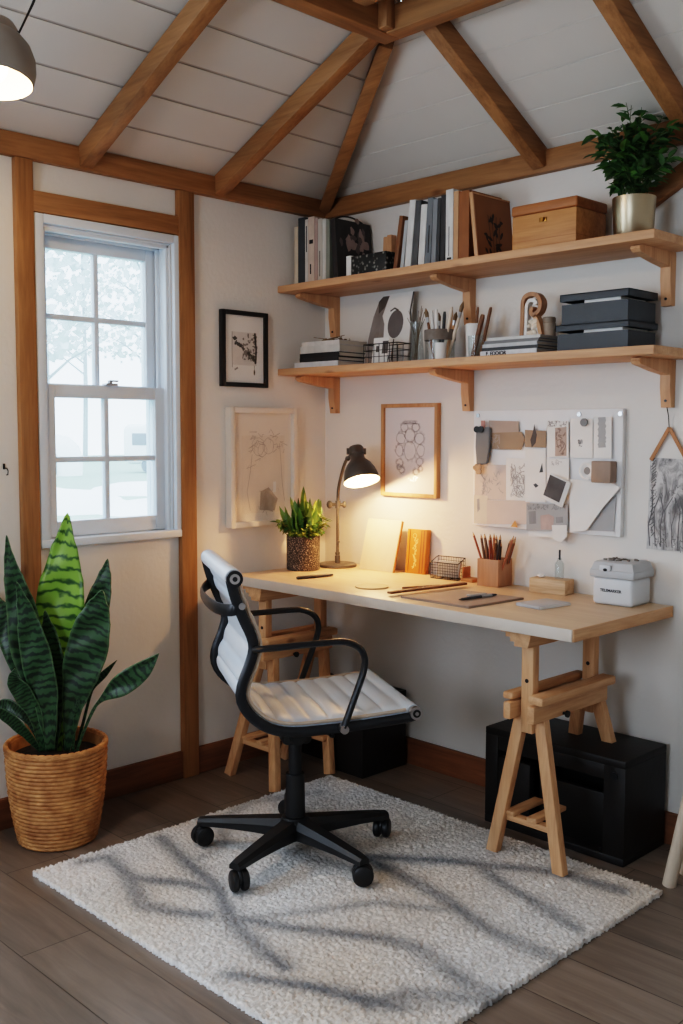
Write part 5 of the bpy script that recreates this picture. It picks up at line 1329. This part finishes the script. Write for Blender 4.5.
# tilted photo
ph = thing('pinned_photo', 'tilted dark photo with white border in the middle of the pin board', 'photo', (1.054 + pt(382, 362)[0], -.052, .920 + pt(382, 362)[1]), 0, 'papers on the pin board'); ph.rotation_euler = (.12, math.radians(-22) * -1, .15)
MB().box((0, 0, 0), (.078, .004, .088), None, .001).build('border', WHITE, ph); MB().box((-.006, -.0024, .004), (.06, .001, .072)).build('image', PHOTOD, ph)
# grey pouch with black clips
pc = thing('hanging_pouch', 'grey fabric pouch hanging at the left of the pin board', 'pouch', (1.054 + pt(78, 118)[0], -.036, .920 + pt(78, 118)[1]), 0)
mb = MB().prism([(-.030, .008), (.032, .008), (.028, -.062), (.022, -.118), (-.026, -.122), (-.028, -.06)], (0, .006, 0), (1, 0, 0), (0, 0, 1), (0, -.012, 0)); bmesh.ops.bevel(mb.bm, geom=mb.bm.edges[:], offset=.004, segments=2, affect='EDGES'); mb.build('pouch', GREY, pc)
mb = MB().cyl((-.020, -.008, .0), (-.020, -.014, .0), .011, n=16).cyl((-.002, -.008, .0), (-.002, -.014, .0), .011, n=16); mb.build('clips', BLACK, pc)
mb = MB().box((.0, -.002, .018), (.016, .004, .024), None, .001); mb.build('tab', sleeve('pink_tab', 196, 140, 130), pc)
dfb = MB(); rn = random.Random(6)
for k in range(12): dfb.sph((rn.uniform(-.014, .014), -.004, rn.uniform(-.018, .02)), .008, (1, .5, 1), 8)
tag(dfb.build('dried_posy', sleeve('posy', 178, 142, 112, .25), None, (1.054 + pt(62, 280)[0], -.040, .920 + pt(62, 280)[1])), 'little dried brown posy pinned under the grey pouch', 'dried flower')
# small cardboard box on the board
cb = thing('cardboard_box', 'small brown box with a round white end on the pin board', 'box', (1.054 + pt(562, 288)[0], -.023, .920 + pt(562, 288)[1]))
MB().box((.004, -.020, 0), (.068, .038, .066), None, .003).build('box_body', sleeve('kraft_box', 150, 128, 112, .1), cb)
q = Euler((PI / 2, 0, 0)).to_matrix().to_4x4()
mb = MB().lathe([(.012, .0), (.024, .0), (.028, .004), (.028, .010), (.022, .012), (.012, .008)], (-.048, -.024, .002), n=26, rot=q, closed=True); mb.build('round_end', WHITE, cb)
MB().cyl((-.048, -.022, .002), (-.048, -.030, .002), .012, n=20).build('hub', sleeve('hub_grey', 150, 140, 132), cb)

# hanging print at right
hp = thing('hanging_print', 'grey woodland print hung from leather straps at the right end of the desk wall', 'print', (1.484, -.004, .890))
def woodland():
    m, nt, b = newmat('etched_woodland_paper')
    tc = N(nt, 'ShaderNodeTexCoord'); mp = N(nt, 'ShaderNodeMapping'); mp.inputs['Scale'].default_value = (26, 1, 9); nt.links.new(tc.outputs['Object'], mp.inputs['Vector'])
    n1 = N(nt, 'ShaderNodeTexNoise', Scale=1.0, Detail=7.0, Roughness=.7, Distortion=1.2); nt.links.new(mp.outputs[0], n1.inputs['Vector'])
    cr = N(nt, 'ShaderNodeValToRGB'); cr.color_ramp.elements[0].position = .38; cr.color_ramp.elements[0].color = rgb(112, 110, 110); cr.color_ramp.elements[1].position = .56; cr.color_ramp.elements[1].color = rgb(206, 204, 202)
    nt.links.new(n1.outputs['Fac'], cr.inputs['Fac']); nt.links.new(cr.outputs['Color'], b.inputs['Base Color']); b.inputs['Roughness'].default_value = .8
    return m
mb = MB().prism([(-.066, .0), (.066, .002), (.064, .272), (-.060, .276)], (0, 0, 0), (1, 0, 0), (0, 0, 1), (0, -.003, 0)); sh_ = mb.build('sheet', woodland(), hp, flat=True)
mb = MB(); rn = random.Random(14)
oo = (0, -.003, 0); 
for k in range(7):
    x = -.055 + .018 * k; mb.stroke([(x, .01), (x + rn.uniform(-.008, .008), .07), (x + rn.uniform(-.014, .014), .12), (x + rn.uniform(-.02, .02), .16)], rn.uniform(.002, .004), oo, (1, 0, 0), (0, 0, 1), (0, -1, 0), .0006)
for k in range(70):
    x = rn.uniform(-.058, .058); z_ = rn.choice((rn.uniform(.15, .24), rn.uniform(.01, .05), rn.uniform(.01, .25)))
    if z_ > .1 and x > -.04 and z_ > .2: continue
    mb.stroke([(x, z_), (x + rn.uniform(-.006, .006), z_ + rn.uniform(-.01, .01)), (x + rn.uniform(-.01, .01), z_ + rn.uniform(-.014, .014))], .0016, oo, (1, 0, 0), (0, 0, 1), (0, -1, 0), .0007)
for k in range(30): 
    z_ = .04 + .008 * k; mb.stroke([(-.058 + rn.uniform(0, .012), z_), (-.05 + rn.uniform(0, .012), z_ + .012)], .0028, oo, (1, 0, 0), (0, 0, 1), (0, -1, 0), .0009)
mb.build('etching', sleeve('etch_line', 96, 94, 94), sh_, flat=True)
for s in (-1, 1): MB().bar((s * .058, -.005, .268), (0, -.007, .365), .003, .012, (1, 0, s * .6), .001).build('leather_strap', LEATHER, hp)
MB().tube([(0, -.007, .362), (-.001, -.012, .40), (-.001, -.022, .424)], .0015, 6).build('hanging_cord', CORD, hp)

# ------------------------------------------------------------------ things on the desk
# plant in speckled pot
dp = thing('desk_plant', 'yellow-green leafy plant in a speckled square-sided pot on the left end of the desk', 'plant', (.156, -.262, DH))
def speckle():
    m, nt, b = newmat('speckled_granite')
    tc = N(nt, 'ShaderNodeTexCoord'); n1 = N(nt, 'ShaderNodeTexNoise', Scale=260.0, Detail=2.0); nt.links.new(tc.outputs['Object'], n1.inputs['Vector'])
    cr = N(nt, 'ShaderNodeValToRGB'); cr.color_ramp.elements[0].position = .52; cr.color_ramp.elements[0].color = rgb(50, 44, 40); cr.color_ramp.elements[1].position = .74; cr.color_ramp.elements[1].color = rgb(190, 172, 154)
    nt.links.new(n1.outputs['Fac'], cr.inputs['Fac']); nt.links.new(cr.outputs['Color'], b.inputs['Base Color']); b.inputs['Roughness'].default_value = .7; return m
MB().lathe([(0, 0), (.058, 0), (.062, .003), (.063, .126), (.060, .129), (.056, .126), (.055, .115), (0, .112)], n=40).build('pot', speckle(), dp)
MB().lathe([(0, .118), (.056, .114)], n=20).build('soil', SOIL, dp)
rn = random.Random(17)
mb = MB()
LEAFY = [GREENL, GREENM, plain('lime_leaf', rgb(150, 160, 76), .5, var=.25, scale=20)]
for k in range(30):
    a = rn.uniform(0, 2 * PI); q = rn.uniform(.0, .055); h = rn.uniform(.13, .205) * (1 - q * 5); ln = q * rn.uniform(.6, 1.2)
    b0 = Vector((q * .7 * math.cos(a), q * .7 * math.sin(a), .112)); tp = b0 + Vector((ln * math.cos(a), ln * math.sin(a), h))
    sd = Vector((0, 0, 1)).cross(Vector((rn.uniform(-1, 1), rn.uniform(-1, 1), 0)).normalized()); w = rn.uniform(.015, .023); nf = sd.cross(tp - b0).normalized()
    mb.mi = rn.choice((0, 0, 1, 2)); rows = []
    for i in range(9):
        t = i / 8; ww = w * (math.sin(PI * min(1, .18 + t * .82)) ** .7) if t < 1 else .0005
        c = b0.lerp(tp, t); rows.append([mb.bm.verts.new(c + sd * ww * u + nf * (.3 * ww * (u * u)) + nf * .003 * math.sin(t * 14 + u)) for u in (-1, -.5, 0, .5, 1)])
    for A, B in zip(rows, rows[1:]):
        for j in range(4): mb.bm.faces.new((A[j], A[j + 1], B[j + 1], B[j])).material_index = mb.mi
mb.build('leaves', LEAFY, dp, recalc=False, angle=80)
foliage(40, 14, .028, LEAFY, random.Random(19), .100, .05, .15, dp, .110, .5, 'small_leaves')

# desk lamp
dl = thing('desk_lamp', 'dark grey adjustable desk lamp, lit, on the left end of the desk', 'lamp', (.182, -.108, DH))
MB().lathe([(0, 0), (.072, 0), (.074, .003), (.073, .010), (.066, .013), (0, .0135)], n=40).build('base', LAMPM, dl)
W0 = Vector((.182, -.108, DH))
pv = lambda x, y, z_: Vector((x, y, z_)) - W0
joint = pv(.268, -.14, 1.142)
pole = catmull([(0, 0, .012), (.0005, 0, .10), (.003, -.002, .22), pv(.188, -.112, .985), pv(.196, -.116, 1.03), pv(.222, -.125, 1.085), pv(.248, -.134, 1.125), joint], 5)
MB().tube(pole, .0062, 12).build('pole', LAMPM, dl)
mb = MB().cyl((0, 0, .012), (0, 0, .042), .010, n=16).cyl((.0, 0, .045), (.0, 0, .055), .009, n=16); mb.build('collar', LAMPM, dl)
kp = pv(.188, -.112, .965)
mb = MB().cyl(kp - CR * .030, kp + CR * .022, .006, n=12).sph(kp - CR * .032, .012, (1, 1, 1.3), 12).sph(kp + CR * .024, .009, (1, 1, 1.5), 12).cyl(kp - Vector((0, 0, .014)), kp + Vector((0, 0, .014)), .010, n=14); mb.build('clamp_knob', LAMPM, dl)
MB().sph(joint, .010, n=12).build('joint_knob', LAMPM, dl)
MB().cyl((.004, 0, .10), (.012, -.004, .095), .004, n=8).build('switch', LAMPM, dl)
# head: opening centre and axis
opc = pv(.362, -.160, 1.062); axis = Vector((.38, -.14, -.90)).normalized()
q = axis.to_track_quat('Z', 'Y').to_matrix().to_4x4()
shp = [(.0655, .0), (.0665, -.002), (.064, -.020), (.057, -.044), (.045, -.066), (.032, -.080), (.027, -.088), (.026, -.102), (.029, -.106), (.029, -.128), (.024, -.136), (0, -.138)]
inn = [(.0655, .0), (.062, -.020), (.055, -.043), (.043, -.064), (.030, -.077), (0, -.080)]
mb = MB().lathe(shp, opc, 40, q); hd_ = mb.build('lamp_shade', LAMPM, dl)
MB().lathe(inn, opc, 40, q).build('shade_lining', SHADEIN, hd_)
ce = opc - axis * .118
mb = MB().cyl(joint, ce, .007, n=12).cyl(ce - CR * .036, ce + CR * .036, .012, n=16); mb.build('head_bracket', LAMPM, dl)
BULB = emit('warm_bulb', (1.0, .68, .30, 1), 30.0)
MB().sph(opc - axis * .036, .024, n=18).cyl(opc - axis * .078, opc - axis * .05, .013, n=14).build('bulb', BULB, dl)

# leaning sketchbook, amber book
sk = thing('sketchbook', 'cream sketchbook leaning against the wall beside the desk lamp', 'book', (.372, -.098, DH)); sk.rotation_euler = (math.radians(-16), 0, math.radians(3))
MB().box((0, .006, .098), (.163, .0115, .196), None, .002).build('cover', sleeve('oat_cover', 226, 208, 182, .04), sk)
MB().box((.0826, .0065, .098), (.003, .009, .192)).build('page_edge', BOXW, sk, label='brown page edge')
gb = thing('amber_book', 'amber-brown ornate book standing by the wall on the desk', 'book', (.522, -.050, DH)); gb.rotation_euler = (math.radians(-6), 0, math.radians(4))
MB().box((0, .014, .0815), (.088, .028, .163), None, .003).build('cover', ORANGEBOOK, gb)
mb = MB(); rn = random.Random(12)
for k in range(34):
    z_ = .018 + .0032 * k; x = -.004 + rn.gauss(0, .004); mb.stroke([(x, z_), (x + rn.uniform(-.006, .006), z_ + .004), (x + rn.uniform(-.004, .004), z_ + .008)], .0032, (0, 0, 0), (1, 0, 0), (0, 0, 1), (0, -1, 0), .0007)
mb.stroke(ell(-.008, .138, .008, .008, 14), .0018, (0, 0, 0), (1, 0, 0), (0, 0, 1), (0, -1, 0), .0007)
mb.build('spine_ornament', sleeve('gilt', 240, 196, 128), gb, flat=True)
mb = MB(); 
for x in (-.030, .022, .034): mb.box((x, -.0006, .0815), (.0025, .0012, .156))
mb.build('cover_groove', sleeve('amber_dark', 150, 82, 26), gb, flat=True)
# wire organiser
wo = thing('wire_organizer', 'small dark wire desk organizer between amber book and pencil holder', 'organizer', (.690, -.062, DH), math.radians(4))
mb = MB()
for y, h in ((-.022, .058), (.022, .076)):
    mb.tube([(-.058, y, .002), (.058, y, .002), (.058, y, h), (-.058, y, h)], .0022, 6, closed=True)
    nb = 16
    for i in range(1, nb): mb.cyl((-.058 + .116 * i / nb, y, .002), (-.058 + .116 * i / nb, y, h), .0009, n=5)
    for z_ in [h * q_ / 6 for q_ in range(1, 6)]: mb.cyl((-.058, y, z_), (.058, y, z_), .0009, n=5)
for x in (-.058, -.02, .02, .058): mb.cyl((x, -.022, .003), (x, .022, .003), .0016, n=5)
for s in (-1, 1): mb.cyl((s * .058, -.022, .058), (s * .058, .022, .076), .0018, n=6)
mb.build('wires', WIRE, wo)
nt_ = thing('note_pad', 'small grey note stack held in the wire organizer', 'notes', (.692, -.060, DH + .006), math.radians(4)); nt_.rotation_euler[0] = math.radians(-10)
MB().box((0, 0, .028), (.09, .010, .056), None, .001).build('notes', GREYP, nt_)
o = thing('wooden_stand', 'small low wooden stand right of the wire organizer', 'stand', (.782, -.050, DH), .05)
MB().box((0, 0, .006), (.05, .05, .012), None, .002).build('base', BOXW, o); MB().box((-.018, .0, .030), (.006, .044, .040), None, .002).build('upright', BOXW_DARK, o)
# pencil holder
ph_ = thing('pencil_holder', 'square tan wooden pencil holder on the desk', 'pencil holder', (.893, -.062, DH), math.radians(3))
mb = MB()
for s in (-1, 1): mb.box((s * .0385, 0, .0455), (.007, .084, .091), None, .001).box((0, s * .0385, .0455), (.070, .007, .091), None, .001)
mb.box((0, 0, .004), (.07, .07, .008)); mb.build('holder', wood('holder_wood', rgb(190, 142, 108), rgb(166, 118, 84), 'z', 1.5, knots=False), ph_)
rn = random.Random(41)
pm = [sleeve('pencil_red', 150, 78, 54), sleeve('pencil_brown', 134, 96, 68), sleeve('pencil_graphite', 84, 82, 84), sleeve('pencil_terracotta', 176, 108, 78), sleeve('pencil_dark', 62, 54, 52), sleeve('pencil_umber', 108, 74, 54)]
pl = ['reddish pencil', 'brown pencil', 'graphite-grey pencil', 'terracotta pencil', 'dark pencil', 'umber pencil']
for k in range(22):
    a = -.026 + .052 * (k / 21); y = rn.uniform(-.026, .026)
    tx_ = (a * 3.0 + rn.uniform(-.014, .014)); i = k % 6
    stick('pencil', pl[i] + ' standing with others in the tan wooden pencil holder', (.893 + a * .75, -.062 + y, DH + .009), (.893 + tx_, -.062 + y * 1.3 + rn.uniform(-.006, .006), DH + rn.uniform(.145, .178)), .0042, pm[i], None, 'pencils in the wooden holder')
# wooden block + glass bottle
wk = thing('wooden_brick', 'pale wooden block near the wall under the pin board', 'block', (1.118, -.060, DH), math.radians(6))
MB().box((0, 0, .0235), (.128, .062, .047), None, .002).build('block', wood('bleached_wood', rgb(214, 184, 150), rgb(180, 146, 110), 'x', 2.5, knots=False), wk)
gbt = thing('glass_bottle', 'slim clear glass bottle with dark stopper on the wooden block', 'bottle', (1.140, -.05, DH + .0475))
MB().lathe([(0, .0005), (.0135, .0005), (.015, .003), (.015, .048), (.008, .058), (.0065, .066), (.005, .066), (.0065, .057), (.013, .047), (.013, .005), (0, .004)], n=22).build('glass', CLEAR, gbt); MB().cyl((0, 0, .060), (0, 0, .092), .0032, n=12).build('stopper', DKGREY, gbt)
o = thing('pebble', 'white pebble on the left end of the wooden block', 'pebble', (1.085, -.07, DH + .0475)); MB().sph((0, 0, .006), .011, (1.3, .9, .55), 14).build('stone', WHITE, o)
# white lidded box
wx = thing('white_caddy', 'white plastic lidded storage box on the right end of the desk', 'box', (1.381, -.082, DH), math.radians(2))
PLW = plain('white_plastic', rgb(212, 216, 220), .4, var=.02); PLG = plain('grey_plastic', rgb(186, 188, 190), .45, var=.03)
MB().box((0, 0, .042), (.132, .118, .084), None, .012, 3).build('body', PLW, wx)
mb = MB().box((0, 0, .094), (.146, .132, .024), None, .005, 3)
ldp = [(.070, .063, .104), (.062, .055, .127), (.056, .049, .131)]
rings = [[mb.bm.verts.new((sx * a, sy * b, z_)) for sx, sy in ((-1, -1), (1, -1), (1, 1), (-1, 1))] for a, b, z_ in ldp]
for A, B in zip(rings, rings[1:]):
    for k in range(4): mb.bm.faces.new((A[k], A[(k + 1) % 4], B[(k + 1) % 4], B[k]))
mb.bm.faces.new(rings[-1]); mb.bm.faces.new(rings[0][::-1])
lidw = mb.build('lid', PLG, wx)
mb = MB().box((-.020, -.0655, .112), (.036, .008, .018), None, .004, 3); lt = mb.build('latch', PLW, lidw); MB().sph((-.018, -.070, .107), .006, (1.2, .6, .8), 12).build('latch_button', BLACK, lt)
rn = random.Random(77); mb = MB()
for k in range(24): mb.box((-.044 + .088 * rn.random(), -.03 + .06 * rn.random(), .1325), (.010, .006, .003 + .004 * rn.random()), (0, 0, rn.uniform(0, 3)), .001)
mb.build('lid_pattern', plain('lid_studs', rgb(120, 114, 108), .6, var=.2), lidw)
text_mesh('lettering', 'TELEMARKER', .0118, INK, wx, (-.004, -.0594, .044), (PI / 2, 0, 0))
# flat things on the desk
o = thing('felt_coaster', 'round tan felt coaster near the front edge of the desk', 'coaster', (.640, -.395, DH)); MB().lathe([(0, 0), (.055, 0), (.056, .002), (.055, .005), (0, .005)], n=40).build('disc', sleeve('felt', 196, 166, 124, .06), o)
o = thing('marker_pen', 'dark marker pen lying at the left end of the desk before the lamp', 'pen', (.352, -.385, DH + .006)); d_ = Vector((.03, .16, 0)).normalized()
MB().tube([-d_ * .075, -d_ * .07, d_ * .05, d_ * .075], [.004, .006, .006, .0045], 12).build('barrel', DKGREY, o); MB().tube([-d_ * .02, d_ * .0], .0066, 12).build('ring', BLACK, o)
pd = thing('drawing_board', 'flat brown-grey drawing board lying on the desk', 'drawing board', (.985, -.355, DH), math.radians(0))
mb = MB().prism([(-.135, -.130), (.135, -.133), (.150, .120), (-.085, .105)], (0, 0, 0), (1, 0, 0), (0, 1, 0), (0, 0, .006)); mb.build('board', plain('board_taupe', rgb(142, 124, 112), .6, var=.06), pd)
mb = MB().prism([(-.130, -.125), (.130, -.128), (.145, .115), (-.080, .100)], (0, 0, .0061), (1, 0, 0), (0, 1, 0), (0, 0, .0006)); mb.build('paper', sleeve('taupe_sheet', 160, 142, 130, .05), pd)
zt_ = DH + .0072
o = thing('wooden_ruler', 'long dark wooden ruler lying along the left edge of the drawing board', 'ruler', (.826, -.325, zt_), math.atan2(.34, .045)); MB().box((0, 0, .004), (.33, .020, .008), None, .002).build('ruler', DKWOOD, o)
o = thing('pencil', 'brown pencil lying left of the wooden ruler', 'pencil', (.768, -.285, DH + .0042)); d_ = Vector((.05, .13, 0)).normalized()
MB().cyl(-d_ * .075, d_ * .062, .0042, n=6).build('shaft', pm[1], o); MB().cyl(d_ * .062, d_ * .078, .0042, .0006, n=6).build('sharpened_tip', PINE['y'], o)
o = thing('beaded_strip', 'dark beaded strip lying behind the wooden ruler', 'trinket', (.790, -.245, DH)); mb = MB()
for k in range(12): mb.sph((.002 * k * 2.2 - .025, -.055 + .0105 * k, .004), .0055, (1, 1, .8), 8)
mb.build('beads', DRIED, o)
o = thing('metal_pen', 'slim dark pen lying on the drawing board', 'pen', (1.052, -.352, zt_ + .0045)); d_ = Vector((.02, .16, 0)).normalized()
MB().tube([-d_ * .085, -d_ * .07, d_ * .06, d_ * .075], [.001, .0042, .0042, .003], 10).build('barrel', DKGREY, o); MB().tube([d_ * .01, d_ * .055], .0046, 10).build('grip', GREYP, o)
o = thing('small_scraper', 'pale folding scraper lying behind the slim dark pen', 'tool', (1.015, -.315, zt_), math.atan2(.14, .04)); MB().box((0, 0, .003), (.07, .016, .006), None, .002).build('handle', GREYP, o); MB().box((.048, 0, .0025), (.03, .010, .0015)).build('blade', CHROME, o)
np_ = thing('notebook', 'small silvery notebook lying near the right front of the desk', 'notebook', (1.240, -.285, DH), math.radians(82))
MB().box((0, 0, .005), (.135, .095, .010), None, .003).build('cover', plain('silver_cover', rgb(178, 180, 184), .4, var=.08), np_); MB().box((0, -.0475, .005), (.13, .004, .007)).build('page_edge', WHITE, np_)

# ------------------------------------------------------------------ pendant lamp
pn = thing('pendant_lamp', 'grey dome pendant lamp, lit, hanging at the upper left', 'lamp', (.701, -1.711, 2.03))
tilt = Vector((.10, -.10, -1)).normalized(); q = tilt.to_track_quat('Z', 'Y').to_matrix().to_4x4()
MB().lathe([(.088, 0), (.091, -.004), (.096, -.030), (.094, -.058), (.083, -.086), (.066, -.106), (.058, -.112), (.055, -.124), (.046, -.138), (.025, -.148), (0, -.150)], n=48, rot=q).build('shade', PENDM, pn)
MB().lathe([(.088, 0), (.092, -.030), (.090, -.056), (.078, -.083), (.060, -.10), (0, -.106)], n=48, rot=q).build('shade_lining', SHADEIN, pn)
MB().sph(-tilt * .035, .034, n=20).build('bulb', emit('pendant_bulb', (1, .70, .40, 1), 30.0), pn)
cp = Vector((.735, -1.66, 2.143)) - Vector((.701, -1.711, 2.03))
MB().tube([-tilt * .148, cp * 1.0, cp + Vector((-.012, .040, .075)), cp + Vector((-.03, .085, .165)), cp + Vector((-.06, .15, .25))], .003, 8).build('cord', CORD, pn)

# ------------------------------------------------------------------ lights, world, camera
def light(name, kind, loc, energy, color, **kw):
    l = bpy.data.lights.new(name, kind); l.energy = energy; l.color = color
    for k, v in kw.items(): setattr(l, k, v)
    o = bpy.data.objects.new(name, l); COL.objects.link(o); o.location = loc; return o
def aim(o, d): o.rotation_euler = Vector(d).to_track_quat('-Z', 'Y').to_euler()
lo = W0 + opc - axis * .010
light('desk_lamp_light', 'POINT', lo, 16.5, (1.0, .51, .19), shadow_soft_size=.02)
light('pendant_light', 'POINT', (.701 + tilt.x * .004, -1.711 + tilt.y * .004, 2.03 + tilt.z * .006), 14.5, (1.0, .60, .27), shadow_soft_size=.03)
a = light('window_daylight', 'AREA', (-.16, (WY0 + WY1) / 2, (WZ0 + WZ1) / 2), 1.0, (1, 1, 1), shape='RECTANGLE', size=.48, size_y=.98); aim(a, (1, 0, 0)); a.data.cycles.is_portal = True
a = light('added_side_fill', 'AREA', (-.10, -2.7, 1.42), 30.0, (.80, .90, 1.0), shape='RECTANGLE', size=1.0, size_y=1.0); aim(a, (1, .25, -.1))  # added cool fill lamp behind the unseen side opening
a = light('added_back_fill', 'AREA', (1.75, -RY - .05, 1.40), 17.0, (.84, .92, 1.0), shape='RECTANGLE', size=.85, size_y=.85); aim(a, (0, 1, 0))  # added fill lamp at the back wall opening, no window known there
w = bpy.data.worlds.new('overcast_sky'); scene.world = w; w.use_nodes = True
nt = w.node_tree; bg = nt.nodes['Background']
tc = N(nt, 'ShaderNodeTexCoord'); sx = N(nt, 'ShaderNodeSeparateXYZ'); nt.links.new(tc.outputs['Generated'], sx.inputs[0])
cr = N(nt, 'ShaderNodeValToRGB'); cr.color_ramp.elements[0].color = (.74, .86, .97, 1); cr.color_ramp.elements[1].color = (.78, .90, 1.0, 1)
nt.links.new(sx.outputs[2], cr.inputs['Fac']); nt.links.new(cr.outputs['Color'], bg.inputs['Color']); bg.inputs['Strength'].default_value = 4.6

cam = bpy.data.cameras.new('camera'); co = bpy.data.objects.new('camera', cam); COL.objects.link(co)
yaw, pitch, roll = math.radians(45.5), math.radians(4.5), .002
F = Vector((-math.sin(yaw) * math.cos(pitch), math.cos(yaw) * math.cos(pitch), -math.sin(pitch)))
R0 = Vector((math.cos(yaw), math.sin(yaw), 0)); U0 = R0.cross(F)
R1 = R0 * math.cos(roll) + U0 * math.sin(roll); U1 = -R0 * math.sin(roll) + U0 * math.cos(roll)
M = Matrix((R1, U1, -F)).transposed().to_4x4(); M.translation = Vector((2.948, -2.805, 1.24))
co.matrix_world = M
cam.sensor_fit = 'VERTICAL'; cam.sensor_height = 36.0; cam.lens = 1014.0 * 36.0 / 1024.0; cam.clip_start = .05; cam.clip_end = 300
scene.camera = co
scene.view_settings.view_transform = 'Filmic'
scene.view_settings.look = 'High Contrast'
scene.view_settings.exposure = -0.17
scene.view_settings.use_white_balance = True
scene.view_settings.white_balance_temperature = 6050
scene.cycles.max_bounces = 8
scene.cycles.use_denoising = True
